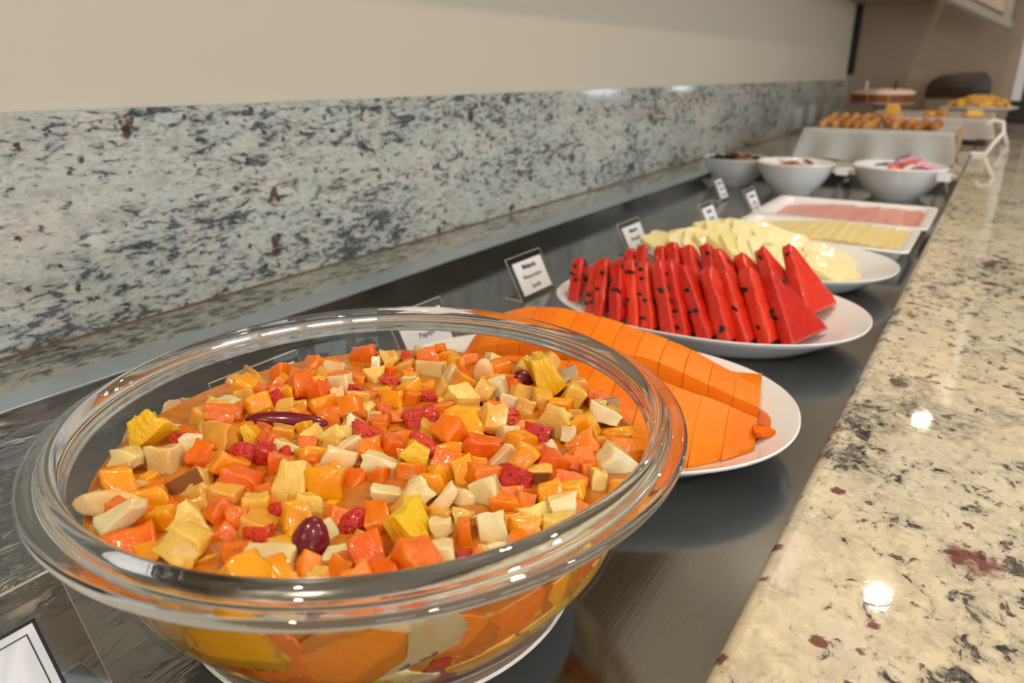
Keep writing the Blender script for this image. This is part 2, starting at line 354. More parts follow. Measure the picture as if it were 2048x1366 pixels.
for v in bm.verts:
    x, y = v.co.x, v.co.y; a = -1.05+x*.16+.02*y; r = .0915+.0055*y*(1-.5*x*x)+.002*math.sin(9*x)
    v.co = (r*math.cos(a), r*math.sin(a), .0168+(r-.0915)*.42+.0012*(1-y*y)*(1-x*x)+.0006)
link('pulp_smear', fin(bm, 'pulp_smear'), FM['p'], sau)

# ------------------------------------------------------------------ papaya
PZ = [(0, .0065), (.100, .0065), (.116, .009), (.132, .0155), (.147, .0235), (.155, .0272), (.1578, .0285)]
def plate_z(u, v): return interp(.158*((abs(u)/.158)**2.2+(abs(v)/.119)**2.2)**(1/2.2), PZ)
def lift(o, loc, rz):
    R = Matrix.Rotation(-rz, 3, 'Z'); W_ = o.matrix_world; d = 9
    for v in o.data.vertices:
        q = R @ (W_ @ v.co-Vector(loc)); d = min(d, q.z-plate_z(q.x, q.y))
    o.matrix_world = Matrix.Translation((0, 0, .0006-d)) @ W_
def place(name, me, M, loc, rz):
    c = sum((v.co for v in me.vertices), Vector())/len(me.vertices); c.z = min(v.co.z for v in me.vertices)
    me.transform(Matrix.Translation(-c)); o = link(name, me, M); R = Matrix.Rotation(rz, 4, 'Z')
    o.matrix_world = Matrix.Translation(Vector(loc)) @ R @ Matrix.Translation(c); return o
HR = [(-.108, .030), (-.100, .048), (-.085, .060), (-.06, .068), (-.035, .071), (-.01, .069), (.024, .062), (.066, .0505), (.1, .038), (.130, .028)]
HF = [(-.11, .020), (-.095, .034), (-.06, .045), (-.03, .048), (.02, .047), (.06, .041), (.106, .030), (.130, .022)]
def rear_sec(u, k):
    h = interp(u, HR)*k; q = interp(u, [(-.06, .76), (.05, .97)]); e = interp(u, [(-.108, .75), (-.07, 1), (.08, 1), (.13, .8)])
    return [(u, .0085, .010), (u, .011, .45*h), (u, .014, q*h), (u, .034*e+.003, .5*(1+q)*h+.0022), (u, .060*e, h), (u, .080*e, .72*h), (u, .092*e, .014)]
def front_sec(u, k):
    h = interp(u, HF)*k; b = interp(u, [(-.11, -.05), (-.08, -.074), (.08, -.073), (.10, -.060), (.13, -.042)])
    return [(u, .0068, .010), (u, .0062, .6*h), (u, .0045, h), (u, -.018, .93*h), (u, .5*(b-.018)-.006, .60*h+.003), (u, b+.002, .36*h), (u, b, .0115)]
for sec, who, us in ((rear_sec, 'rear', 13), (front_sec, 'near', 12)):
    ed = [-.107+i*(.131+.107)/us for i in range(us+1)]
    for i in range(us):
        a, b = ed[i]+.0001, ed[i+1]-.0001; k = 1+rnd.uniform(-.012, .012)
        sk = lambda r: [(p[0], p[1]+sh, max(p[2], plate_z(p[0], p[1]+sh)+.0006)) for p in r]
        sh = rnd.uniform(-.0007, .0007)
        me = loft_me('papaya_slice', [sk(sec(a, k)), sk(sec((a+b)/2, k)), sk(sec(b, k))], True, .0006, 16)
        o = place('papaya_slice', me, PAPAYA, PA[0], PA[1])
        od = ('first', 'second', 'third', 'fourth', 'fifth', 'sixth', 'seventh', 'eighth', 'ninth', 'tenth', 'eleventh', 'twelfth', 'thirteenth')[us-1-i]
        tag(o, 'orange papaya slice in the %s row, %s from the granite counter edge' % ('tall rear' if who == 'rear' else 'low near', od), 'papaya', 'papaya slices on the platter')
bm = bmesh.new(); pu = []
for i in range(25):
    t = i/24; a = -.62+1.35*t
    for q in range(4):
        k = (.70+.19*math.sin(math.pi*t)*q/3) if q else .70; pu.append(bm.verts.new((.158*k*math.cos(a), .118*k*math.sin(a)*1.05, max(.0069, interp(.158*k, [(.100, .0068), (.116, .0093), (.132, .0158), (.147, .0238)]))+.0004)))
for i in range(24):
    for q in range(3): bm.faces.new((pu[i*4+q], pu[i*4+q+1], pu[i*4+q+5], pu[i*4+q+4]))
link('juice_puddle', fin(bm, 'juice_puddle'), thinglass('orange_papaya_juice', (.93, .52, .30), .05, 1.33), p1)
bm = bmesh.new(); bmesh.ops.create_cube(bm, size=1)
for v in bm.verts: v.co = (v.co.x*.016*(1 if v.co.y < 0 else .3), v.co.y*.010, v.co.z*.003*(1 if v.co.x < 0 else .3))
bmesh.ops.subdivide_edges(bm, edges=bm.edges[:], cuts=2, smooth=.4)
o = place('papaya_scrap', fin(bm, 'papaya_scrap'), PAPAYA, PA[0], PA[1]); o.location = Vector(PA[0])+Matrix.Rotation(PA[1], 3, 'Z') @ Vector((.134, -.020, .0215)); o.rotation_euler.z += 2.8
tag(o, 'thin scrap of papaya lying loose on the white platter', 'papaya')

# ------------------------------------------------------------------ watermelon
def seed_me():
    bm = bmesh.new(); bmesh.ops.create_icosphere(bm, subdivisions=2, radius=1)
    for v in bm.verts: v.co = (v.co.x*.0012, v.co.y*.0028*(1-.25*v.co.z), v.co.z*.0045)
    return fin(bm, 'seed')
SEEDME = seed_me(); SEEDME.materials.append(SEED)
ORD = 'first second third fourth fifth sixth seventh eighth ninth tenth eleventh twelfth thirteenth fourteenth'.split()
def wedge_me(vf, vb, h, va, th, sd):
    """a triangular rindless slice in the (v, w) plane, thickness th along u"""
    r = random.Random(sd); A, B, C = Vector((vf, 0)), Vector((va, h)), Vector((vb, 0)); pts = []
    for P_, Q_, n in ((A, B, 8), (B, C, 8), (C, A, 4)):
        for i in range(n): pts.append(P_.lerp(Q_, i/n))
    # round the apex and wobble the outline
    pts = [(p+pts[i-1]+pts[(i+1) % len(pts)])/3 if 5 < i < 11 else p for i, p in enumerate(pts)]
    pts = [(p+pts[i-1]+pts[(i+1) % len(pts)])/3 if 6 < i < 10 else p for i, p in enumerate(pts)]
    ring = []
    for k in (-1, -.35, .35, 1):
        ring.append([(k*th/2+r.uniform(-.0008, .0008), p.x+r.uniform(-.0012, .0012), max(0, p.y+(r.uniform(-.0012, .0012) if p.y > .004 else 0))) for p in pts])
    bm = bmesh.new(); R = [[bm.verts.new(p) for p in q] for q in ring]; n = len(pts)
    for X, Y in zip(R, R[1:]):
        for i in range(n): bm.faces.new((X[i], X[(i+1) % n], Y[(i+1) % n], Y[i]))
    for q, s in ((R[0], -1), (R[-1], 1)):
        c = bm.verts.new((s*(th/2+.0002), (vf+vb+va)/3, h*.34)); mid = []
        for v in q: mid.append(bm.verts.new(v.co.lerp(c.co, .45)+Vector((s*r.uniform(-.0006, .0014), 0, 0))))
        for i in range(n): bm.faces.new((q[i], q[(i+1) % n], mid[(i+1) % n], mid[i])); bm.faces.new((mid[i], mid[(i+1) % n], c))
    es = [e for e in bm.edges if e.verts[0] in R[0] and e.verts[1] in R[0] or e.verts[0] in R[-1] and e.verts[1] in R[-1]]
    bmesh.ops.recalc_face_normals(bm, faces=bm.faces); bmesh.ops.bevel(bm, geom=es, offset=.0032, segments=3, affect='EDGES', profile=.5)
    return fin(bm, 'watermelon_slice', True, 70)
RW = Matrix.Rotation(PW[1], 4, 'Z')
def wm_row(n, u0, u1, vf, vb, va, row, hs, z0=.0085):
    for i in range(n):
        f = i/(n-1); u = u0+(u1-u0)*f+rnd.uniform(-.002, .002); h = interp(f, hs)*rnd.uniform(.95, 1.04); th = rnd.uniform(.0118, .0135)*(1+.16*f)
        lean = math.radians(interp(f, [(0, 8), (.35, 24), (.7, 40), (1, 42)])+rnd.uniform(-2, 2)); yaw = math.radians(interp(f, [(0, -6), (.5, 2), (.85, 10), (1, 19)])+rnd.uniform(-3, 3))
        k = interp(f, [(0, .70), (.25, .95), (.65, .95), (1, .74)]); dv = rnd.uniform(-.004, .004)
        o = link('watermelon_slice', wedge_me(vf*k-va, vb*k-va, h, 0, th, i*7+n), MELR)
        L_ = Matrix.Translation((u, va+dv, z0+math.sin(lean)*th/2+.0005)) @ Matrix.Rotation(-yaw, 4, 'Z') @ Matrix.Rotation(-lean, 4, 'Y')
        o.matrix_world = Matrix.Translation(PW[0]) @ RW @ L_; lift(o, *PW)
        tag(o, 'red watermelon wedge with black seeds, %s row, %s from the backsplash end' % (row, ORD[i]), 'watermelon', 'watermelon wedges on the platter')
        for s in range(rnd.randint(3, 7) if f < .75 else rnd.randint(1, 3)):
            w_ = rnd.uniform(.3, .8)*h if rnd.random() < .75 else rnd.uniform(.1, .3)*h
            fr = 1-w_/h; lo, hi = (vf*k-va)*fr, (vb*k-va)*fr
            edge = rnd.random() < .55
            sx, sv = (rnd.uniform(-.3, .3)*th, lo+.0006) if edge else (th/2+.0007, lo+(hi-lo)*rnd.uniform(.08, .8))
            q = link('seed', SEEDME, None, o, (sx, sv, w_)); q.rotation_euler = (rnd.uniform(-.5, .5)+(-.5 if edge else 0), rnd.uniform(-.3, .3), (1.57 if edge else 0)+rnd.uniform(-.3, .3))
wm_row(10, -.096, .112, .004, .088, .046, 'rear', [(0, .058), (.3, .076), (.6, .086), (1, .088)])
wm_row(13, -.126, .106, -.088, .006, -.030, 'near', [(0, .043), (.2, .062), (.6, .084), (1, .086)])

# ------------------------------------------------------------------ pineapple slices
def pine_me(sd):
    r = random.Random(sd); bm = bmesh.new(); n = 28; T_ = .0085; rr = [(.034+.0025*math.sin(5*a+sd)+r.uniform(-.0015, .0015)) for a in [2*math.pi*i/n for i in range(n)]]
    R = []
    for z, k in ((0, .97), (.002, 1), (T_-.002, 1), (T_, .97)): R.append([bm.verts.new((rr[i]*k*math.cos(2*math.pi*i/n), rr[i]*k*math.sin(2*math.pi*i/n), z)) for i in range(n)])
    for A, B in zip(R, R[1:]):
        for i in range(n): bm.faces.new((A[i], A[(i+1) % n], B[(i+1) % n], B[i]))
    for q, z in ((R[0], 0), (R[-1], T_)):
        mid = [bm.verts.new((v.co.x*.6, v.co.y*.6, z+r.uniform(-.0007, .0007))) for v in q]; c = bm.verts.new((0, 0, z))
        for i in range(n): bm.faces.new((q[i], q[(i+1) % n], mid[(i+1) % n], mid[i])); bm.faces.new((mid[i], mid[(i+1) % n], c))
    return fin(bm, 'pineapple_slice', True, 60)
PM = [pine_me(s) for s in (1, 2, 3)]
for m_ in PM: m_.materials.append(PINE)
for row, (v0, n, ua, ub, z0) in enumerate(((.044, 12, -.100, .082, .010), (-.034, 13, -.108, .098, .010))):
    for i in range(n):
        f = i/(n-1); o = link('pineapple_slice', PM[(i+row) % 3]); tl = math.radians(interp(f, [(0, -16), (.2, -24), (.8, -24), (1, -17)]))
        hz = z0+.034*math.sin(-tl)+.001+.012*math.sin(math.pi*min(1, f*1.25))*(1 if f < .8 else (1-f)/.2)
        L_ = Matrix.Translation((ua+(ub-ua)*f-.012, v0+rnd.uniform(-.004, .004), hz)) @ Matrix.Rotation(rnd.uniform(-.5, .1)-.2, 4, 'Z') @ Matrix.Rotation(-tl, 4, 'Y') @ Matrix.Rotation(rnd.uniform(0, 6), 4, 'Z')
        o.matrix_world = Matrix.Translation(PP[0]) @ L_; lift(o, *PP) if i < 2 or i > n-4 else None
        tag(o, 'pale yellow pineapple slice, %s row, %s from the backsplash end' % (('rear', 'near')[row], ORD[i]), 'pineapple', 'pineapple slices on the platter')

# ------------------------------------------------------------------ cheese and ham trays
def tray(loc, sx, sy, h, label):
    t = link('rectangular_tray', None, loc=loc); me = []
    def ring(x, y, z, r=.012, n=6):
        P_ = []
        for cx, cy, a0 in ((x-r, y-r, 0), (-x+r, y-r, 90), (-x+r, -y+r, 180), (x-r, -y+r, 270)):
            for k in range(n+1): a = math.radians(a0+90*k/n); P_.append((cx+r*math.cos(a), cy+r*math.sin(a), z))
        return P_
    X, Y = sx/2, sy/2
    rings = [ring(X-.020, Y-.020, .004), ring(X-.013, Y-.013, h-.001), ring(X-.0115, Y-.0115, h), ring(X-.001, Y-.001, h), ring(X, Y, h-.002), ring(X-.001, Y-.001, h-.004), ring(X-.009, Y-.009, h-.005), ring(X-.017, Y-.017, 0)]
    o = link('rectangular_tray', loft_me('rectangular_tray', rings, True, 0, 50), MELA, None, loc); bpy.data.objects.remove(t)
    o.name = 'rectangular_tray'; return tag(o, label, 'tray')
tray((-.2, 1.157, TZ), .258, .178, .026, 'white rectangular tray holding yellow cheese slices'); tray((-.198, 1.36, TZ), .268, .218, .026, 'white rectangular tray holding pink ham slices')
def sheet(name, x, y, z, sx, sy, th, tilt, rz, M, sag, sd):
    bm = bmesh.new(); bmesh.ops.create_grid(bm, x_segments=12, y_segments=8, size=.5); r = random.Random(sd); ph = r.uniform(0, 6)
    for v in bm.verts: v.co = (v.co.x*sx, v.co.y*sy, sag*(math.sin(9*v.co.x+ph)*.6+math.cos(7*v.co.y+ph)))
    g = bmesh.ops.solidify(bm, geom=bm.faces[:], thickness=th)
    o = link(name, fin(bm, name, True, 50), M); o.matrix_world = Matrix.Translation((x, y, z)) @ Matrix.Rotation(rz, 4, 'Z') @ Matrix.Rotation(tilt, 4, 'Y'); return o
for i in range(12):
    f = i/11; o = sheet('cheese_slice', -.285+.175*f, 1.157+rnd.uniform(-.003, .003), TZ+.0205+.0055*math.sin(math.pi*min(1, f*1.1)), .078, .140, .0022, -.13, rnd.uniform(-.03, .03), CHEE, .0005, i)
    tag(o, 'yellow cheese slice in the white tray, %s of the row from the backsplash' % ORD[i], 'cheese', 'cheese slices in the white tray')
for i in range(9):
    f = i/8; o = sheet('ham_slice', -.272+.165*f, 1.36+rnd.uniform(-.004, .004), TZ+.0165+.0025*math.sin(3*f), .085, .160, .002, -.11, rnd.uniform(-.06, .06), HAM, .0009, i+40)
    tag(o, 'pink ham slice in the white tray, %s of the row from the backsplash' % ORD[i], 'ham', 'ham slices in the white tray')

# ------------------------------------------------------------------ name cards in acrylic holders
def card(x, y, lines, label, wd=.0765, h=.047, lean=.024, foot=.026, border=False, rz=0, pw=.41, ph=.36):
    t = empty('name_card', (x, y, TZ), label, 'name card', 'acrylic name cards in the steel well', rz); th = .0018
    bm = bmesh.new()
    P_ = [(0, 0), (-lean, h), (-lean-th, h), (-th*1.3, th), (-foot, th), (-foot, 0)]
    R = [[bm.verts.new((a, yy, b)) for a, b in P_] for yy in (0, wd)]
    for i in range(6): bm.faces.new((R[0][i], R[0][(i+1) % 6], R[1][(i+1) % 6], R[1][i]))
    bm.faces.new(R[0][::-1]); bm.faces.new(R[1]); hm = fin(bm, 'acrylic_holder', False); hm.materials.append(ACRYL); hm.materials.append(FROST)
    for f in hm.polygons:
        if f.area < wd*th*1.5 or len(f.vertices) > 4: f.material_index = 1
    link('acrylic_holder', hm, None, t)
    sl = math.atan2(lean, h); L_ = math.hypot(lean, h)
    pc = empty('x', (0, 0, 0), '', ''); bpy.data.objects.remove(pc)
    q = box('paper', (-wd*pw, -L_*.40, 0), (wd*pw, L_*ph, .0003), PAPER, 0, t)
    nx, nz = math.cos(sl), math.sin(sl); q.location = (-lean/2+.0006*nx, wd/2, h/2+.0006*nz)
    # local x -> +y, local y -> up along the panel, local z -> panel normal
    q.rotation_euler = Matrix(((0, -math.sin(sl), nx), (1, 0, 0), (0, math.cos(sl), nz))).to_euler()
    for k, s in enumerate(lines):
        if s: text('lettering', s, .0085 if k == 0 else .0078, INK, q, (0, (.0115, -.001, -.0135)[k], .0005), (0, 0, 0), .0002 if k == 0 else 0)
    if border:
        for nm, i0, wt in (('outer_border', 0, .0014), ('inner_border', .0045, .0005)):
            X, Y0, Y1 = wd*pw-i0, -L_*.40+i0, L_*ph-i0; bm = bmesh.new()
            for a, b in (((-X, Y1-wt), (X, Y1)), ((-X, Y0), (X, Y0+wt)), ((-X, Y0), (-X+wt, Y1)), ((X-wt, Y0), (X, Y1))): bm_box(bm, (a[0], a[1], .0003), (b[0], b[1], .0005))
            link(nm, fin(bm, nm, False), INK, q)
    return t
card(-.429, .679, ('Melancia', 'Watermelon', 'Sandía'), 'watermelon name card in clear acrylic holder beside the watermelon platter')
card(-.408, .935, ('Abacaxi', 'Pineapple', 'Piña'), 'pineapple name card standing beside the pineapple platter')
card(-.364, 1.148, ('Queijo', 'Cheese', 'Queso'), 'name card standing beside the yellow cheese tray', .066)
card(-.348, 1.342, ('Presunto', 'Ham', 'Jamón'), 'name card standing beside the pink ham tray', .066)
card(-.452, 1.478, ('Granola', 'Granola', 'Granola'), 'small name card standing before the white bowl by the backsplash', .052)
card(-.404, .449, ('Mamão', 'Papaya', 'Papaya'), 'papaya name card seen through the glass bowl beside the papaya')
card(-.41, .272, ('', '', ''), 'plain white name card between the glass bowl and the backsplash', .0785)
card(-.276, .018, ('', '', ''), 'blank name card with black border in the bottom corner by the bowl', .088, .054, .028, .03, True, 0, .33, .27)

# ------------------------------------------------------------------ three white bowls with spreads
def wbowl(loc, R, h, label, name='serving_bowl'):
    pr = [(0, .008), (R*.45, .010), (R*.66, .024), (R*.84, h*.62), (R*.965, h-.002), (R*.985, h), (R, h-.002), (R*.86, h*.56), (R*.68, .015), (R*.52, .004), (R*.50, 0), (R*.44, 0), (0, .003)]
    return tag(link(name, lathe_me(name, pr, 64), WHITE, None, loc), label, 'bowl', 'white serving bowls at the end of the well')
B1, B2, B3 = (-.512, 1.755, TZ), (-.362, 1.695, TZ), (-.162, 1.742, TZ)
wbowl(B1, .077, .062, 'white bowl of dark granola nearest thing to the backsplash'.replace('nearest thing to', 'standing against')); wbowl(B2, .082, .066, 'white bowl of wrapped spreads, middle of the three serving bowls'); wbowl(B3, .092, .066, 'white bowl of pink and purple packets beside the granite edge')
def pebble(name, loc, s, M, sd, rz=None):
    r = random.Random(sd); bm = bmesh.new(); bmesh.ops.create_icosphere(bm, subdivisions=2, radius=1)
    for v in bm.verts: v.co = Vector((v.co.x*s[0], v.co.y*s[1], v.co.z*s[2]))*(1+.18*math.sin(3*v.co.x*1+7*v.co.y+sd)+r.uniform(-.05, .05))
    o = link(name, fin(bm, name), M, None, loc); o.rotation_euler = (r.uniform(-.3, .3), r.uniform(-.3, .3), r.uniform(0, 6) if rz is None else rz); return o
PRN = mat('dark_prune', (.035, .014, .012), .3); NUT = mat('brown_nut', (.30, .13, .05), .45); PK1 = mat('pink_foil', (.78, .34, .46), .3); PK2 = mat('violet_foil', (.22, .17, .30), .3); PK3 = mat('cream_wrap', (.80, .66, .60), .35); PK4 = mat('red_wrap', (.70, .13, .10), .35)
for i in range(16):
    a = i*2.4; rr = .012+.0125*math.sqrt(i); o = pebble('dried_prune' if i % 5 else 'brazil_nut', (B1[0]+rr*math.cos(a), B1[1]+rr*math.sin(a), TZ+.053+.006*(1-i/16)), (.013, .011, .009), PRN if i % 5 else NUT, i)
    tag(o, 'dark dried prune heaped in the white bowl by the backsplash' if i % 5 else 'brown nut among the prunes in the white bowl by the backsplash', 'dried fruit', 'dried fruit in the white bowl')
def packet(loc, M, sd, label):
    r = random.Random(sd); bm = bmesh.new(); bmesh.ops.create_grid(bm, x_segments=8, y_segments=6, size=1)
    for v in bm.verts:
        x, y = v.co.x, v.co.y; v.co = (x*.021, y*.015, .0045*max(0, (1-abs(x)**4))*(1-y*y)+.0006*math.sin(8*x))
    bmesh.ops.solidify(bm, geom=bm.faces[:], thickness=.003); o = link('sachet', fin(bm, 'sachet'), M, None, loc); o.rotation_euler = (r.uniform(-.5, .5), r.uniform(-.5, .5), r.uniform(0, 3))
    tag(o, label, 'sachet')
for i in range(9):
    a = i*2.4+.5; rr = .016*math.sqrt(i); packet((B2[0]+rr*math.cos(a), B2[1]+rr*math.sin(a), TZ+.053+.001*i), (PK3, PK3, NUT, PK3, PK1)[i % 5], i, 'cream coloured sachet in the middle white bowl' if i % 5 not in (2, 4) else ('brown sachet, one of two in the middle white bowl' if i % 5 == 2 else 'pink sachet in the middle white bowl'))
for i in range(9):
    a = i*2.4+.2; rr = .017*math.sqrt(i); packet((B3[0]+.01+rr*math.cos(a), B3[1]+rr*math.sin(a), TZ+.056+.0022*(9-i)), (PK1, PK2, PK4, PK1, PK2)[i % 5], i+30, ('pink sachet heaped in the bowl beside the granite edge', 'violet sachet heaped in the bowl beside the granite edge', 'red sachet, one of two in the bowl beside the granite edge', 'pink sachet heaped in the bowl beside the granite edge', 'violet sachet heaped in the bowl beside the granite edge')[i % 5])
for o in bpy.data.objects:
    if o.name.startswith('sachet'): o['group'] = 'sachets in the serving bowls'
# clear acrylic stands between and beside the bowls
for x, y, s in ((-.262, 1.70, 1.), (-.075, 1.70, 1.)):
    t = empty('acrylic_stand', (x, y, TZ), 'clear acrylic A-shaped stand with spoon %s' % ('between the two pink bowls' if x < -.2 else 'beside the granite edge and the pink bowl'), 'stand')
    for sgn in (-1, 1):
        bm = bmesh.new(); bm_box(bm, (-.002, -.03, 0), (.002, .03, .052)); o = link('leg_panel', fin(bm, 'leg_panel', False), ACRYL, t, (sgn*.013, 0, 0)); o.rotation_euler = (0, -sgn*.25, 0)
    b = box('tag_paper', (-.012, -.031, .046), (.012, -.0305, .062), PAPER, 0, t)
    sp = pebble('spoon_bowl', (0, 0, .054), (.014, .02, .004), WHITE, 3); sp.parent = t; sp.location = (.006, 0, .056)

# ------------------------------------------------------------------ cloth lined baskets, pastries, cake, bread box
CLOTH = mat('white_napkin_cloth', (.80, .80, .80), .85); t_ = NT(CLOTH); t_.bump(t_.noise(t_.coord('World'), 600, 2), .15, .0005)
CLOTH2 = mat('rosy_white_cloth', (.82, .75, .73), .85)
WOOD = mat('pale_bamboo', (.50, .31, .12), .5); t_ = NT(WOOD); t_.col(t_.ramp(t_.noise(t_.coord('World', (1, .06, 1)), 120, 4), (.3, (.36, .20, .07)), (.7, (.60, .40, .17))))
BRN = mat('dark_wood', (.09, .045, .018), .5)
def basket(x0, x1, y0, y1, z0, z1, label):
    t = empty('bread_basket', ((x0+x1)/2, (y0+y1)/2, CT), label, 'basket'); X, Y = (x1-x0)/2, (y1-y0)/2; a, b = z0-CT, z1-CT
    box('base', (-X, -Y, a), (X, Y, a+.008), BRN, .002, t)
    for nm, p, q in (('front_side', (-X, -Y, a), (X, -Y+.008, b)), ('rear_side', (-X, Y-.008, a), (X, Y, b)), ('end_side', (-X, -Y, a), (-X+.008, Y, b)), ('end_side', (X-.008, -Y, a), (X, Y, b))): box(nm, p, q, WOOD, .002, t)
    for sx in (-1, 1):
        for sy in (-1, 1): box('foot', (sx*(X-.02)-.008, sy*(Y-.02)-.008, 0), (sx*(X-.02)+.008, sy*(Y-.02)+.008, a), BRN, .002, t)
    return t
def lining(x0, x1, y0, y1, zt, drop, M, label, seed, spread=.022):
    """a napkin lying in the basket and hanging over its front"""
    bm = bmesh.new(); nx, ny = 44, 26; vs = []
    for j in range(ny+1):
        row = []
        for i in range(nx+1):
            x = x0+(x1-x0)*i/nx; s = j/ny; f = i/nx
            wv = .35*math.sin(11*f+seed)+.65*math.sin(23*f+2*seed)
            if s < .42:
                q = 1-s/.42; z = zt-drop*q; y = y0-.006-spread*q*(.8+.75*wv)-.002; x += (.5-f)*-.05*q*(.6)
                z += .004*wv*q
            elif s < .5: q = (s-.42)/.08; y = y0+(.012)*q-.004; z = zt+.003*math.sin(math.pi*q)
            else: q = (s-.5)/.5; y = y0+.012+(y1-y0-.012)*q; z = zt-.010*math.sin(math.pi*q)+.0015*wv
            row.append(bm.verts.new((x, y, z)))
        vs.append(row)
    for j in range(ny):
        for i in range(nx): bm.faces.new((vs[j][i], vs[j][i+1], vs[j+1][i+1], vs[j+1][i]))
    bmesh.ops.solidify(bm, geom=bm.faces[:], thickness=.0012)
    return tag(link('cloth_napkin', fin(bm, 'cloth_napkin', True, 80), M), label, 'napkin', 'napkins lining the baskets')
basket(-.465, -.088, 2.21, 2.56, CT+.012, CZ-.156, 'shallow bamboo basket with bread rolls behind the white bowls')
lining(-.462, -.094, 2.21, 2.54, CZ-.152, .077, CLOTH, 'white napkin hanging over the basket of brown bread rolls', 1.3)
BREAD = fruit('brown_bread_crust', (.30, .10, .018), (.55, .26, .075), .4, 90, .05, .6, coat=0); PAST = fruit('yellow_pastry', (.74, .36, .05), (.80, .46, .10), .3, 90, .1, .6, coat=0)
k = 0
for j in range(3):
    for i in range(10):
        if j == 2 and i > 5: continue
        x = -.43+.031*i+.004*(j % 2); y = 2.30+.075*j
        if i in (5,) and j == 0: continue
        r = random.Random(k); bm = bmesh.new(); bmesh.ops.create_uvsphere(bm, u_segments=12, v_segments=8, radius=1)
        for v in bm.verts: v.co = (v.co.x*.0135, v.co.y*.036, max(v.co.z, -.45)*.016*(1+.12*math.cos(5*v.co.y)))
        o = link('bread_roll', fin(bm, 'bread_roll'), BREAD, None, (x, y, CZ-.152+.004+.006*j)); o.rotation_euler = (0, r.uniform(-.25, .25), r.uniform(-.5, .2)); k += 1
        tag(o, 'brown bread roll, %s in the %s row of the napkin lined basket' % (ORD[i], ('near', 'middle', 'far')[j]), 'bread roll', 'bread rolls in the first basket')
# second basket on a white wire stand, pastries
basket(-.42, -.034, 2.86, 3.36, CT+.020, CZ-.156, 'second raised basket lined with rosy napkin holding yellow pastries')
lining(-.425, -.024, 2.86, 3.33, CZ-.150, .06, CLOTH2, 'rosy white napkin hanging over the raised pastry basket', 2.2, .02)
for i, (x, y, sx, sy, sz, M, lb) in enumerate(((-.335, 3.0, .06, .05, .045, PAST, 'tall golden corn cake wedge on the rosy napkin'), (-.215, 3.05, .05, .05, .022, PAST, 'flat golden pastry on the rosy napkin'), (-.178, 2.98, .035, .04, .036, BREAD, 'small browned pastry on the rosy napkin beside the flat golden one'), (-.09, 3.12, .06, .06, .026, PAST, 'golden pastry near the end of the rosy napkin toward the counter edge'))):
    bm = bmesh.new(); bm_box(bm, (-sx/2, -sy/2, 0), (sx/2, sy/2, sz), .009, 3)
    for v in bm.verts:
        if v.co.z > sz*.5: v.co.x *= .72; v.co.y *= .8
    o = link('pastry', fin(bm, 'pastry'), M, None, (x, y, CZ-.159)); o.rotation_euler.z = i*.6; tag(o, lb, 'pastry', 'pastries in the raised basket')
WIRE = mat('white_wire', (.85, .84, .83), .35)
def tube(name, pts, r, M, parent, n=8):
    c = bpy.data.curves.new(name, 'CURVE'); c.dimensions = '3D'; c.bevel_depth = r; c.bevel_resolution = 2; s = c.splines.new('POLY'); s.points.add(len(pts)-1)
    for p, q in zip(s.points, pts): p.co = (*q, 1)
    dg = bpy.data.objects.new('tmp', c); me = bpy.data.meshes.new_from_object(dg); bpy.data.objects.remove(dg); bpy.data.curves.remove(c); me.name = name; me.shade_smooth()
    me.materials.clear(); me.materials.append(M); return link(name, me, None, parent)
st = empty('wire_stand', (-.03, 2.56, CT), 'white bent wire stand beside the baskets on the granite counter', 'stand')
tube('leg', [(-.03, -.02, .004), (.008, -.02, .004), (.022, .0, .035), (.040, .02, .062), (.034, .05, .088), (.010, .05, .094), (-.004, .05, .082)], .0055, WIRE, st)
tube('leg', [(.056, .35, .004), (.046, .33, .030), (.034, .31, .058), (.026, .30, .066)], .0065, WIRE, st); tube('brace', [(.034, .05, .088), (.032, .18, .08), (.030, .305, .062)], .004, WIRE, st)
CAKE = mat('dark_sponge_side', (.22, .06, .015), .6); ICE = mat('sugar_topping', (.80, .62, .47), .7)
cs = link('cake_stand', lathe_me('cake_stand', [(0, .105), (.11, .105), (.122, .110), (.123, .107), (.11, .100), (.03, .095), (.018, .07), (.016, .03), (.03, .012), (.07, .003), (.072, 0), (0, 0)], 64), mat('cake_stand_glaze', (.45, .40, .35), .3), None, (-.432, 3.45, CT)); tag(cs, 'round footed cake stand on the granite counter by the backsplash', 'cake stand')
ck = link('round_cake', lathe_me('round_cake', [(0, 0), (.112, 0), (.118, .004), (.119, .034), (.116, .040), (0, .040)], 64), CAKE, None, (-.432, 3.45, CT+.1055)); tag(ck, 'round dark brown cake with pale sugar topping on the footed stand', 'cake')
link('sugar_topping', lathe_me('sugar_topping', [(0, .0405), (.1165, .0405), (.119, .037), (.121, .036), (.119, .044), (.10, .052), (.05, .056), (0, .056)], 64), ICE, ck)
for i, (dx, M) in enumerate(((-.055, JAMB), (.050, BRN))):
    o = box('cake_marker', (-.005, -.002, 0), (.005, .002, .034), M, .001, loc=(-.432+dx, 3.38, CT+.157)); tag(o, ('pale upright stick on top of the dark cake', 'dark wooden stick upright on top of the cake')[i], 'cake stick')
for a in (-1.9, -1.25):
    s_ = box('icing_drip', (-.004, -.002, .004), (.004, .001, .036), mat('caramel_drip', (.45, .18, .04), .4) if a < -1.5 else bpy.data.materials['caramel_drip'], .001, ck); s_.location = (.12*math.cos(a), .12*math.sin(a), 0); s_.rotation_euler.z = a+1.57
bb = empty('bread_box', (-.20, 4.03, CT), 'dark brown roll top bread box at the far end of the counter', 'bread box')
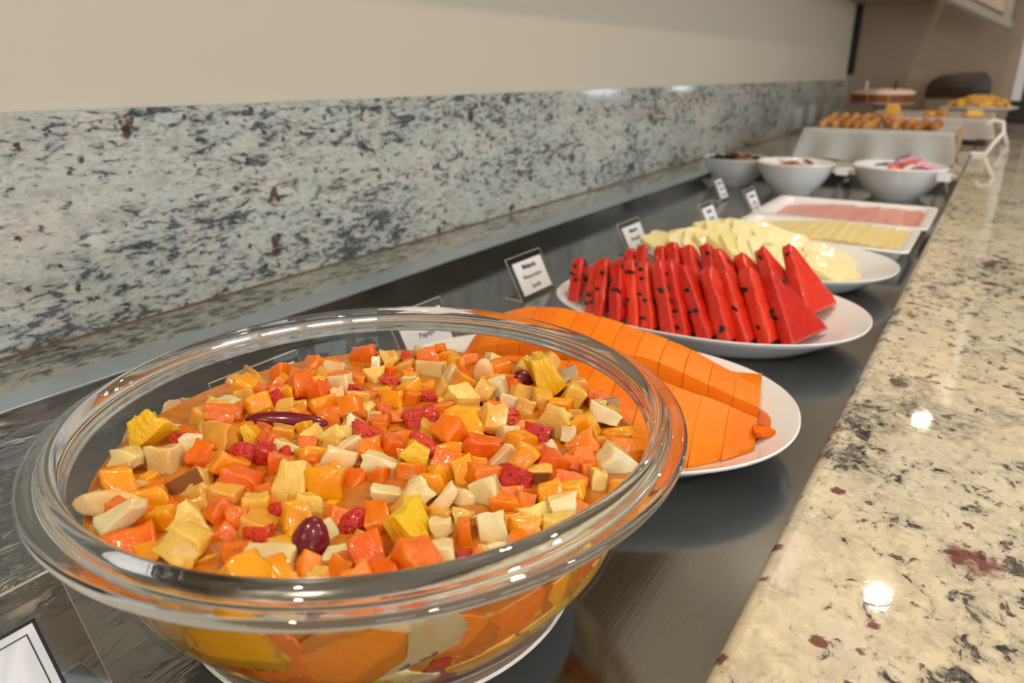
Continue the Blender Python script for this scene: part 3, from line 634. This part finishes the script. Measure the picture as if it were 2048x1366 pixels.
def hull(name, x0, x1, y0, y1, prof, M, parent):
    R = [[(x0+(x1-x0)*p[0], y, p[1]) for p in prof] for y in (y0, y1)]; return link(name, loft_me(name, R, True, .004), M, parent)
hull('body', -.122, .128, -.07, .07, [(0, .112), (1, .118), (1.02, .16), (.97, .195), (.88, .222), (.75, .224), (.20, .206), (.08, .19), (.01, .165)], mat('dark_bread_box', (.035, .016, .012), .35), bb)
box('riser', (-.118, -.06, 0), (.122, .06, .113), mat('riser_board', (.22, .16, .11), .5), .004, bb); tube('handle', [(-.05, -.074, .16), (-.05, -.084, .16), (.05, -.084, .165), (.05, -.074, .165)], .004, BRN, bb)
# third plate: golden snacks
gp = link('snack_plate', lathe_me('snack_plate', [(0, .083), (.10, .084), (.135, .094), (.137, .092), (.10, .078), (.03, .074), (.025, .01), (.06, 0), (0, 0)], 48), WHITE, None, (-.09, 3.56, CT)); tag(gp, 'raised white plate heaped with golden snacks at the far end', 'plate')
for i in range(24):
    a = i*2.4; rr = .020*math.sqrt(i); o = pebble('golden_snack', (-.09+rr*math.cos(a), 3.56+rr*math.sin(a)*.9, CT+.099+.030*(1-i/24)), (.028, .018, .010), PAST, i+60)
    tag(o, 'golden snack heaped on the raised white plate at the far end', 'snack', 'golden snacks on the raised plate')

# ------------------------------------------------------------------ fruit salad
def chunk_me(name, sd, M, kind):
    r = random.Random(sd); bm = bmesh.new(); bmesh.ops.create_cube(bm, size=1)
    for v in bm.verts:
        for i in range(3): v.co[i] *= 1-r.uniform(0, .36)
    tp = r.uniform(-.28, .28); sh = r.uniform(-.22, .22)
    for v in bm.verts: v.co.x *= 1-abs(tp)*.6+tp*v.co.y; v.co.x = max(-.5, min(.5, v.co.x+sh*v.co.z))
    if kind in 'o':
        for v in bm.verts:
            if v.co.y > 0: v.co.x *= .45
    if kind in 'mk' and sd % 3 == 0:
        for v in bm.verts:
            if v.co.x > 0: v.co.y *= .4
    if kind in 'gb' or (kind == 's' and sd % 2):
        bm.free(); bm = bmesh.new(); bmesh.ops.create_uvsphere(bm, u_segments=16, v_segments=10, radius=.5)
        for v in bm.verts:
            if kind == 's': q = (1-.35*max(0, v.co.y*2)); v.co.x *= q; v.co.z *= q; v.co.z = max(v.co.z, -.22)
            elif kind == 'g': v.co.z = max(v.co.z, -.12)
            else: v.co.z = min(max(v.co.z, -.33), .33); v.co.y = max(v.co.y, -.36)
            v.co *= 1+r.uniform(-.02, .02)
    else:
        bmesh.ops.subdivide_edges(bm, edges=bm.edges[:], cuts=2, use_grid_fill=True)
        for v in bm.verts: v.co = Vector((max(-.5, min(.5, c+r.uniform(-.065, .065))) for c in v.co))*(1+r.uniform(-.06, .02))
        bmesh.ops.recalc_face_normals(bm, faces=bm.faces)
        es = [e for e in bm.edges if len(e.link_faces) == 2 and e.calc_face_angle() > .9]
        bmesh.ops.bevel(bm, geom=es, offset=.07 if kind not in 'yo' else .12, segments=2, affect='EDGES', profile=.6, clamp_overlap=True)
    me = fin(bm, name, True, 75); me.materials.append(M); return me
KN = {'o': ('orange_segment', 'juicy orange segment', 'orange'), 'p': ('papaya_chunk', 'orange papaya cube', 'papaya'), 'm': ('melon_chunk', 'pale melon chunk', 'melon'), 'a': ('apple_chunk', 'creamy white apple piece', 'apple'),
      'y': ('mango_chunk', 'golden mango chunk', 'mango'), 'k': ('pineapple_chunk', 'yellow pineapple chunk', 'pineapple'), 's': ('strawberry_piece', 'red strawberry piece', 'strawberry'), 'g': ('grape_half', 'dark maroon grape half', 'grape'),
      'b': ('banana_slice', 'pale banana slice', 'banana'), 't': ('pear_chunk', 'soaked tan pear chunk', 'pear'), 'r': ('apple_wedge', 'apple wedge with brown skin', 'apple')}
VAR = {k: [chunk_me(KN[k][0], i*5+ord(k), FM[k], k) for i in range(8)] for k in FM}
TABLE = "oA-953,-586,908,243,128,102,49,-34,54;mA-773,-782,891,112,118,117,68,-5,25;pA-759,-893,845,70,70,80,65,-22,17;bA-652,-900,826,205,71,80,52,-10,33;bA-503,-1035,887,219,89,85,66,2,35;mA-691,-681,846,167,153,120,69,-7,22;aA-695,-456,839,231,84,80,55,3,36;sA-829,-498,851,85,57,50,64,-5,25;pA-479,-566,833,146,106,106,78,1,21;rA-410,-724,845,158,101,104,66,-29,36;pA-511,-841,845,100,75,80,71,-15,42;yA-447,-910,850,180,96,92,74,-2,49;yA-283,-954,844,145,99,80,88,-14,25;kA-124,-905,848,201,115,95,51,33,19;kA6,-1031,890,145,118,112,67,40,33;mA-312,-1081,922,173,106,87,39,-34,49;yA-108,-1113,861,102,65,80,51,-4,39;pA177,-937,845,102,102,91,69,-8,31;tA-195,-717,844,110,97,102,76,13,28;tA-243,-796,847,90,72,80,54,-21,55;pA-17,-790,854,93,93,80,51,0,37;yA-614,-800,845,57,51,80,89,-3,16;tA-384,-1124,846,79,73,80,67,12,33;pA-857,-217,872,181,83,80,60,8,45;tA-947,-303,851,84,91,80,75,24,24;yA-626,-327,846,64,64,80,52,12,40;sA-430,-447,848,135,115,88,77,-22,47;sA-332,-400,844,94,128,73,84,11,32;pA-219,-415,851,125,106,93,77,21,51;pA-224,-615,854,165,120,122,67,26,33;pA-96,-591,838,105,81,80,62,-12,31;kA-26,-495,870,150,163,151,53,4,27;kA-41,-689,847,108,96,93,83,12,45;sA148,-818,847,129,90,69,65,-15,20;sA63,-658,845,77,65,50,70,-23,49;yA187,-668,870,128,104,82,59,1,43;gA367,-761,844,114,201,88,74,10,41;mA312,-905,844,211,127,117,81,-2,26;mA341,-658,845,56,85,80,91,-36,16;kA515,-860,847,67,50,80,80,-6,24;yA91,-433,853,185,154,122,63,3,27;pA312,-572,857,87,87,89,63,23,47;sA386,-555,833,104,138,80,78,26,32;pA556,-774,840,85,106,80,65,-1,12;mA493,-730,848,85,69,80,82,-11,40;oA-532,-307,839,120,134,106,66,-26,38;gA-527,-106,856,327,82,63,66,5,34;mA-320,-283,855,111,76,80,69,11,38;sA-294,-315,847,55,62,50,83,20,42;pA-268,-204,846,105,77,80,57,2,39;aA-12,-235,856,146,100,92,60,19,23;aA-83,-116,843,146,62,80,78,-19,59;pA-113,-322,846,100,73,80,83,-18,30;tA-458,-193,844,122,79,82,80,8,25;yA-413,-90,849,73,59,80,73,-20,24;pA6,-29,846,77,83,80,55,-10,40;pA228,-230,845,71,71,80,65,-3,16;yA296,-819,852,103,65,80,70,1,8;tA-163,-132,847,70,56,80,67,3,21;sA26,286,839,169,147,113,59,-10,40;sA250,60,864,159,76,59,50,40,2;yA265,398,837,229,170,133,47,-1,44;pA485,197,853,199,116,97,87,11,33;pA403,42,845,120,107,91,51,9,18;oA257,-10,864,169,95,94,57,27,23;mA154,-135,846,166,87,80,79,14,37;pA325,-139,845,149,91,80,65,2,21;yA476,-165,849,132,94,99,70,-10,23;mA359,-332,845,123,92,80,79,11,48;mA476,-264,862,128,109,87,39,32,-1;aA593,-261,834,192,66,80,41,-43,70;yA526,0,848,110,123,93,54,-16,40;pA639,1,853,134,102,92,67,20,51;sA744,67,850,146,114,88,63,15,28;bA644,-165,841,92,67,80,59,9,34;mA713,-91,850,116,110,110,70,-29,21;pA818,-126,846,132,78,80,84,6,39;kA722,-267,845,88,70,80,59,-7,29;pA813,-385,845,56,134,80,79,0,38;mA703,-381,846,74,103,80,70,-22,39;mA871,-285,844,114,119,103,61,-10,40;mA953,-357,845,82,50,80,55,-9,53;oA614,-475,860,181,175,177,82,-23,21;mA810,-538,845,118,102,92,83,-14,27;mA752,-581,844,80,91,83,78,-8,29;sA882,-482,845,64,50,50,69,-14,30;kA927,-431,845,65,50,80,65,14,35;tA707,-676,852,79,63,80,75,12,19;tA634,-301,845,83,53,80,66,20,26;pA104,-13,848,90,110,88,89,18,47;pA-115,134,831,103,66,80,69,7,39;sA-113,52,845,166,65,50,58,17,13;aA515,373,844,92,120,95,65,5,50;aA608,180,852,180,60,80,72,-35,59;sA437,532,845,141,52,50,83,12,41;yA911,-205,839,98,80,80,57,2,43;oA368,969,932,197,214,157,74,-23,42;pA551,1024,846,89,97,80,56,5,41;tA524,1088,854,74,82,80,75,0,46;kA754,868,875,84,76,80,75,2,44;mA834,763,891,162,118,98,65,22,36;kA693,682,845,155,103,100,65,-35,33;pA565,677,844,97,97,88,71,10,48;sA621,472,852,122,101,77,61,15,24;pA538,431,840,71,114,80,49,-1,50;aA762,540,864,78,71,80,59,-5,15;tA873,570,826,147,70,80,61,1,30;mA1056,426,849,146,119,104,76,37,31;kA1062,251,845,63,101,80,71,9,35;pA896,320,832,112,112,108,55,20,35;pA918,376,877,115,74,80,58,14,42;pA694,336,847,96,55,80,60,-8,47;aA760,362,850,50,82,80,79,-35,17;pA1000,314,840,91,91,92,68,-11,27;rA831,154,846,103,84,80,90,-8,20;gA958,204,866,76,51,50,61,-1,32;yA955,14,866,115,109,103,56,-14,41;yA1023,83,878,97,73,80,70,-14,24;mA1034,-23,878,119,72,80,68,-2,56;kA1078,-114,849,155,69,80,76,-6,34;yA969,-216,854,131,86,80,60,13,47;pA878,-44,845,85,73,80,64,6,27;yA1172,269,845,94,69,80,63,3,22;tA411,706,845,100,93,94,58,21,33;gA189,1011,842,109,101,78,80,-3,34;tA289,837,847,105,97,84,55,16,34;mA141,774,843,162,121,114,95,-25,29;aA290,711,845,110,86,80,68,15,29;sA366,599,845,91,53,50,85,-16,25;pA288,567,831,100,84,80,53,8,50;bA-25,931,845,102,179,89,90,0,28;mA-73,1110,845,133,97,80,58,28,35;pA686,963,879,102,78,80,74,5,41;yA554,815,852,109,70,80,81,-1,28;pA129,966,843,93,76,80,71,10,33;tA682,752,842,82,82,80,60,-3,11;pA-846,787,845,159,115,97,81,-13,26;aA-694,725,845,56,75,80,46,2,38;kA-666,837,857,114,128,119,66,-24,33;sA-611,922,845,72,67,52,55,35,20;pA-448,760,845,59,50,80,61,6,21;mA-554,1018,845,116,87,80,75,27,41;pA-496,1110,875,64,50,80,71,-9,28;yA-409,1067,845,135,67,80,77,-17,21;mA-343,821,851,183,101,80,83,-4,16;mA-137,786,849,111,168,111,84,34,43;aA79,607,841,142,92,81,89,-12,46;yA-216,958,855,50,87,80,67,4,41;pA-246,1097,845,109,71,80,55,-6,42;mA-331,618,845,97,88,80,71,-8,36;pA-556,681,846,96,59,80,73,2,5;sA-451,589,845,106,53,50,56,23,21;yA-346,431,854,89,68,80,67,-8,29;yA-191,625,851,73,60,80,66,-15,36;pA-170,450,846,92,96,80,79,16,21;sA-116,528,846,92,63,50,93,-4,30;yA10,514,837,86,86,90,57,-9,29;pA-91,268,845,83,64,80,54,0,39;kA-318,215,844,134,50,80,90,-13,25;mA-229,97,839,121,86,90,64,24,37;pA-129,152,859,97,51,80,78,0,32;aA-197,190,845,67,50,80,78,4,25;pA-220,288,848,101,65,80,67,14,44;pA-620,492,851,85,58,80,81,0,33;sA-659,612,845,50,55,50,74,1,41;sA-524,384,845,95,50,50,74,13,38;tA-443,319,847,118,63,80,67,10,56;pA262,604,863,69,61,80,62,15,33;pA-1055,293,847,87,124,85,70,-7,12;pA-872,299,839,137,162,122,70,-2,11;pA-592,191,838,115,207,114,79,-17,26;sA-822,21,829,144,114,88,51,-17,64;aA-853,538,847,169,80,83,58,2,16;pA-709,492,840,181,86,82,65,1,41;aA-640,374,852,128,112,94,69,-20,26;tA-990,-9,846,109,78,80,71,-10,37;pA-966,90,845,87,63,80,73,8,18;mA-988,-105,844,114,84,80,79,-9,13;kA-1066,-139,844,76,50,80,79,18,54;tA-986,-264,856,95,66,80,81,-35,48;pA-849,-250,832,138,72,80,51,0,40;pA-670,-249,845,99,57,80,60,-17,37;yA-769,107,857,73,108,80,83,-2,30;tA-617,70,845,60,60,80,57,-1,42;mA-912,376,845,50,58,80,54,-14,47;aA-528,243,850,77,100,80,54,1,51;tW-1168,226,718,318,288,164,-51,-34,-40;bW-1175,16,669,279,267,208,-78,5,-23;bW-1160,-216,688,394,327,200,-109,-25,-125;kW-1072,-434,612,289,272,250,51,4,-113;kW-1044,-556,697,289,278,243,-113,19,-61;pW-912,-750,690,346,364,159,39,3,-169;kW-760,-873,611,266,249,173,-173,66,19;oW-626,-983,637,289,367,218,7,-38,177;bW-461,-1089,694,350,298,223,-156,12,-2;pW-229,-1163,704,344,325,244,78,27,-26;mW-75,-1158,623,312,348,183,-41,-62,-138;tW159,-1167,679,366,280,163,167,55,-125;yW384,-1118,694,256,373,197,170,-29,115;pW485,-1054,621,307,369,231,-91,-45,-88;pW711,-939,679,359,284,242,-21,-36,0;bW868,-810,710,380,285,171,82,22,-145;pW970,-687,716,350,268,172,163,45,9;pW1056,-490,633,258,369,218,46,-80,-47;yW1117,-315,621,302,255,230,138,82,61;pW1162,-154,661,363,364,233,11,9,-62;kW1171,69,664,332,297,186,-130,14,131;mW1145,228,646,313,249,155,175,-33,-13;kW1057,474,615,320,274,244,-59,9,-41;pW1012,620,710,355,375,225,124,-57,59;yW874,804,711,313,295,236,-167,11,-158;tW753,921,718,272,267,156,51,70,31;mW568,1027,665,304,313,238,160,-9,-152;mW363,1126,698,340,285,223,32,-57,-112;tW-1005,163,367,379,291,232,-177,-2,41;mW-1025,-3,376,358,290,170,175,85,17;mW-1024,-196,400,385,254,205,46,-76,98;yW-989,-397,431,309,338,201,-11,24,11;mW-884,-518,375,332,329,167,5,-16,-152;sW-842,-642,422,379,391,241,-99,-71,-83;bW-673,-812,415,247,383,195,95,-9,-8;tW-546,-842,347,360,308,197,-54,20,39;kW-377,-961,386,257,375,214,-8,44,-36;kW-233,-1027,413,244,291,227,-102,9,131;kW-76,-1000,347,289,304,223,-97,-52,-98;kW127,-1018,377,257,320,158,-138,-23,-156;tW282,-967,353,274,281,244,18,37,-52;tW458,-900,355,390,339,203,-7,32,35;oW606,-832,382,296,345,200,-113,40,16;bW765,-741,431,393,297,208,142,46,-36;sW893,-592,440,243,395,202,108,-7,62;yW948,-440,403,304,380,248,27,-37,73;tW1036,-262,437,322,304,247,-103,0,-152;yW1066,-69,436,385,267,186,75,43,-154;kW1050,92,414,314,288,249,-75,-45,-126;pW1006,256,393,325,284,244,13,8,-174;mW950,374,370,389,262,160,25,-12,-137;kW885,580,421,294,388,199,144,-3,-154;kW761,699,388,256,330,250,157,-55,-89;kW609,823,374,357,317,188,-17,70,126;yW481,919,392,342,308,158,149,-43,-36;pW374,987,417,356,293,171,-161,-62,-3;yF-580,-946,919,139,128,144,-6,-19,-16;pF744,-764,870,110,114,130,3,13,-104;tF-596,-444,903,107,135,150,-95,32,109;pF273,214,878,121,128,141,-101,62,74;pF873,477,859,142,139,159,-47,-49,163;yF216,-746,780,111,138,140,63,-43,-132;pF-6,-388,740,153,141,131,-82,15,-17;pF-561,-204,803,121,112,108,177,44,84;pF-318,140,886,138,122,125,143,53,95;kF-872,-342,787,122,114,130,-51,32,-55;tF130,219,823,121,140,130,-170,-14,-143;pF655,-621,776,153,123,110,11,-53,40;pF-405,527,769,111,107,140,74,-11,45;yF722,185,884,118,159,136,-59,-32,-172;kF578,926,864,123,117,142,30,13,110;kF-230,-57,824,148,109,122,-53,34,-140;kF-575,582,819,128,142,127,-179,51,-18;pF-143,892,814,101,155,118,-163,47,75;pF-412,-305,846,149,125,116,108,39,-85;tF-847,429,819,103,148,144,168,-57,38;tF-527,-452,762,152,148,133,-41,32,-170;yF348,138,774,146,152,160,-36,2,-149;yF858,86,757,146,144,120,-67,-69,-104;tF-312,-732,801,135,151,106,-154,32,-149;pF-679,196,748,131,141,134,-150,39,-60;yF321,318,887,118,122,110,-101,44,153;yF-971,256,814,112,103,102,-158,67,91;pF-860,-99,813,148,115,140,163,21,6;pF-950,580,776,117,147,153,123,15,24;tF-351,900,786,131,123,126,-6,-41,128;yF-121,-435,781,121,105,137,-171,-54,131;yF428,-965,875,105,134,100,53,-59,25;pF-384,58,829,130,160,137,83,19,117;yF548,592,795,132,108,118,14,-21,-117;tF-38,365,756,159,101,113,-120,18,175;kF952,-118,832,136,145,117,-11,58,-42;tF67,-749,830,133,150,103,-172,-20,-149;pF380,-430,751,132,139,146,-170,32,29;pF1021,-331,836,151,105,125,-15,-14,-61;yF-253,551,838,129,111,128,-71,63,11;pF-853,-467,771,132,149,155,-158,9,20;yF29,-1017,766,101,140,148,-83,49,-7;pF-909,158,842,137,127,100,50,45,-85;pF-440,401,783,155,150,114,59,-27,-15;kF133,517,911,113,115,158,-77,75,175;pF-23,815,734,130,137,151,85,10,107;pF795,420,761,128,102,123,163,10,40;yF515,-354,829,137,105,109,119,-18,-12;pF620,-882,822,132,131,138,36,-35,101;yF245,-487,770,139,160,134,-39,71,-153;pF22,1028,859,152,144,113,97,0,-119;pF186,-8,788,128,111,105,14,65,171;yF269,-650,749,125,159,121,-121,-36,93;pF474,-329,718,103,151,113,-4,-37,-13;pF-914,18,768,156,136,106,-76,35,149;pF-109,-789,841,102,103,130,-38,13,175;yF370,-1064,911,136,157,151,-164,-46,173;tF-562,828,802,109,106,148,95,-19,-9;yF497,88,819,124,104,127,52,17,33;tF-653,-115,806,120,117,135,146,-24,76;pF-600,-558,831,125,138,137,116,13,21;pF146,-298,814,115,105,107,84,-18,98;pF696,264,745,155,146,155,168,31,-103;pF820,256,858,133,135,121,-140,21,134;tF387,421,895,118,102,153,41,-18,-131;pF-274,-515,774,104,146,119,173,54,-20;kF-707,-575,796,121,107,145,145,1,-159;pF79,1142,769,119,125,134,-90,9,119;yF-256,402,811,118,144,139,-166,-44,-77;pF1070,37,813,121,135,114,151,42,40;pF322,-21,756,123,127,139,-50,51,-8;pF-382,-1039,879,116,152,105,161,-14,-56;pF984,-511,833,149,117,149,40,-4,142;kF138,-583,827,153,123,158,22,19,160;yF-735,-112,902,125,133,131,-14,-72,177;pF-423,185,798,106,132,101,-145,-19,-20;yF69,881,821,130,152,107,-78,-15,-100;yF426,-65,816,124,128,101,138,-24,100;pF966,139,823,128,152,160,69,-33,-33;yF-1064,64,849,123,135,136,156,-60,41;pF207,472,781,159,141,149,132,16,27;yF400,274,811,143,142,131,51,30,-102;pF610,-699,888,146,121,158,-16,49,130;yF-752,319,841,116,119,112,-19,-31,-33;pF-581,326,778,127,159,131,136,-33,10;pF49,-108,833,107,139,131,-77,-56,27;yF-416,690,806,110,140,141,-118,35,-21;tF-639,-15,858,108,115,118,-88,-53,-65;yF14,674,764,144,132,159,125,-8,-141;kF-962,-189,835,118,131,104,128,24,-166;pF-463,941,865,159,140,126,168,20,134;kF167,1102,880,136,123,113,-126,-56,-146;tF-758,-192,756,149,158,142,-174,-48,34;yF-504,126,860,127,152,109,13,62,-8;yF209,114,816,114,107,127,-20,-49,115;pF789,-17,804,133,105,104,-3,-42,-49;kF94,-203,755,102,136,134,-148,-1,-3;yF-309,1015,845,106,143,101,-166,-6,-160;pF207,911,824,105,120,132,-51,-28,161;pF-325,-873,792,112,110,132,62,14,-75;pF-623,715,777,134,151,147,-10,39,149;yF32,-303,807,104,144,113,-126,25,-89;yF-164,337,768,118,102,133,29,25,-61;pF-324,275,778,106,150,146,79,67,19;pF-985,502,857,109,102,105,26,-43,-119;tF434,831,849,110,115,153,138,76,-88;tF295,1089,928,121,140,153,51,44,19;pF719,-876,895,159,132,117,-5,-36,154;tF167,665,905,106,155,109,130,-54,66;yF608,330,839,107,159,146,-17,-4,-6;pF73,75,822,115,137,121,-61,-17,-102;yF807,624,872,105,120,143,-21,-2,106;yF-748,-380,818,100,107,128,-60,-27,-97;pF-764,202,869,127,159,130,-49,-12,-104;pF534,751,777,114,123,112,84,-48,-112;pF76,418,835,122,142,157,-111,-16,50;kF-346,-139,800,129,150,138,-145,6,-64;yF19,667,910,136,108,133,-80,-45,-127;yF-360,-579,883,140,151,118,-140,12,168;pF462,-487,853,115,133,136,67,7,-143;kF661,585,880,129,154,157,-144,14,93;kF498,-635,809,140,107,149,140,-13,-35;yF-202,-262,811,145,135,116,-19,17,83;pF445,-825,814,130,110,102,-155,31,40;pF-532,-15,833,119,100,155,-130,-67,74;pF-4,-613,763,142,145,131,-110,45,-144;pF803,-668,913,127,137,143,-57,-71,41;tF221,639,766,131,158,152,-110,8,-126;tF-98,630,826,155,135,114,172,-54,52;pF-10,-883,797,152,110,113,45,-35,78"
pcs = []
for i, e in enumerate(TABLE.split(';')):
    k, lay, q = e[0], e[1], [int(v) for v in e[2:].split(',')]
    P_ = Vector(q[:3])*1e-4; S_ = [v*1e-4 for v in q[3:6]]; E_ = Euler([math.radians(v) for v in q[6:9]])
    o = link(KN[k][0], VAR[k][i % 8], None, None, (BX+P_.x, BY+P_.y, TZ+P_.z)); o.rotation_euler = E_; o.scale = [v*(1.32 if lay == 'A' else 1.2) for v in S_]
    o['category'] = KN[k][2]; o['group'] = 'fruit pieces in the glass bowl'
    if k == 'r':
        bm = bmesh.new(); bm_box(bm, (-.44, -.10, .40), (.44, .42, .445), .015, 1); link('apple_skin', fin(bm, 'apple_skin'), SKIN, o)
    if lay == 'W':       # pressed flat against the inside of the glass
        bpy.context.view_layer.update(); me = o.data.copy(); b_ = bmesh.new(); b_.from_mesh(me); bmesh.ops.subdivide_edges(b_, edges=[e for e in b_.edges if e.calc_length() > .12], cuts=3, use_grid_fill=True); bmesh.ops.triangulate(b_, faces=b_.faces[:]); b_.to_mesh(me); b_.free(); o.data = me; W_ = o.matrix_world.copy(); Wi = W_.inverted()
        for v in me.vertices:
            p = W_ @ v.co; dx, dy = p.x-BX, p.y-BY; r = math.hypot(dx, dy); lim = rin(max(p.z-TZ, .0125))-.0003-.00005*(i % 11)
            if p.z-TZ < .0145: p.z = TZ+.0145
            if r > lim-.012: p.x, p.y = BX+dx*lim/r, BY+dy*lim/r
            v.co = Wi @ p
    pcs.append((o, k, lay, P_, max(S_)))
# labels: a piece alone of its kind in its sector is named by place, the others by their order from a big neighbour
def sector(P_):
    a = math.degrees(math.atan2(P_.y, P_.x)) % 360; r = math.hypot(P_.x, P_.y)
    if r < .058: return ('toward the countertop from the bowl middle', 'toward the papaya from the bowl middle', 'toward the backsplash from the bowl middle', 'at the near side of the bowl middle')[int(((a+45) % 360)//90)]
    for lim, s in ((30, 'by the countertop side rim'), (75, 'by the rim toward the watermelon'), (120, 'by the papaya side rim'), (160, 'by the rim toward the papaya card'), (200, 'by the backsplash side rim'), (250, 'by the rim toward the bordered card'), (290, 'by the near rim'), (330, 'by the near rim toward the countertop'), (361, 'by the countertop side rim')):
        if a < lim: return s
bins = {}
for p in pcs:
    lay = 'against glass' if p[2] == 'W' and p[3].z < .06 else 'in juice' if p[2] != 'A' else 'on top'
    bins.setdefault((p[1], lay, sector(p[3])), []).append(p)
SZ = ('largest', 'second largest', 'third largest', 'fourth largest', 'fifth largest', 'sixth largest', 'seventh largest', 'eighth largest', 'ninth largest', 'tenth largest', 'eleventh largest', 'twelfth largest')
for (k, lay, sec), g in bins.items():
    g.sort(key=lambda p: -p[0].scale.x*p[0].scale.y*p[0].scale.z)
    for n, p in enumerate(g):
        p[0]['label'] = ('only ' if len(g) == 1 else SZ[min(n, 11)]+' ')+KN[k][1]+' '+lay+' '+sec
# the juice: murky, filling the bowl between the pieces
JU = fruit('murky_fruit_juice', (.52, .13, .006), (.72, .32, .03), .12, 70, .35, .06, coat=.6)
jb = [(0, .0131), (.071, .0134)]+[(rin(z)-.0011, z) for z in [.0146]+[.017+.004*k for k in range(16)]]+[(rin(.083)-.0011, .0840), (rin(.083)-.006, .0834), (.1, .0832), (.08, .0838), (.06, .0832), (.04, .0838), (.02, .0834), (0, .0834)]
ju = link('fruit_juice', lathe_me('fruit_juice', jb, 96), JU, None, (BX, BY, TZ)); tag(ju, 'murky orange fruit juice filling the glass bowl around the pieces', 'juice', None, 'stuff')
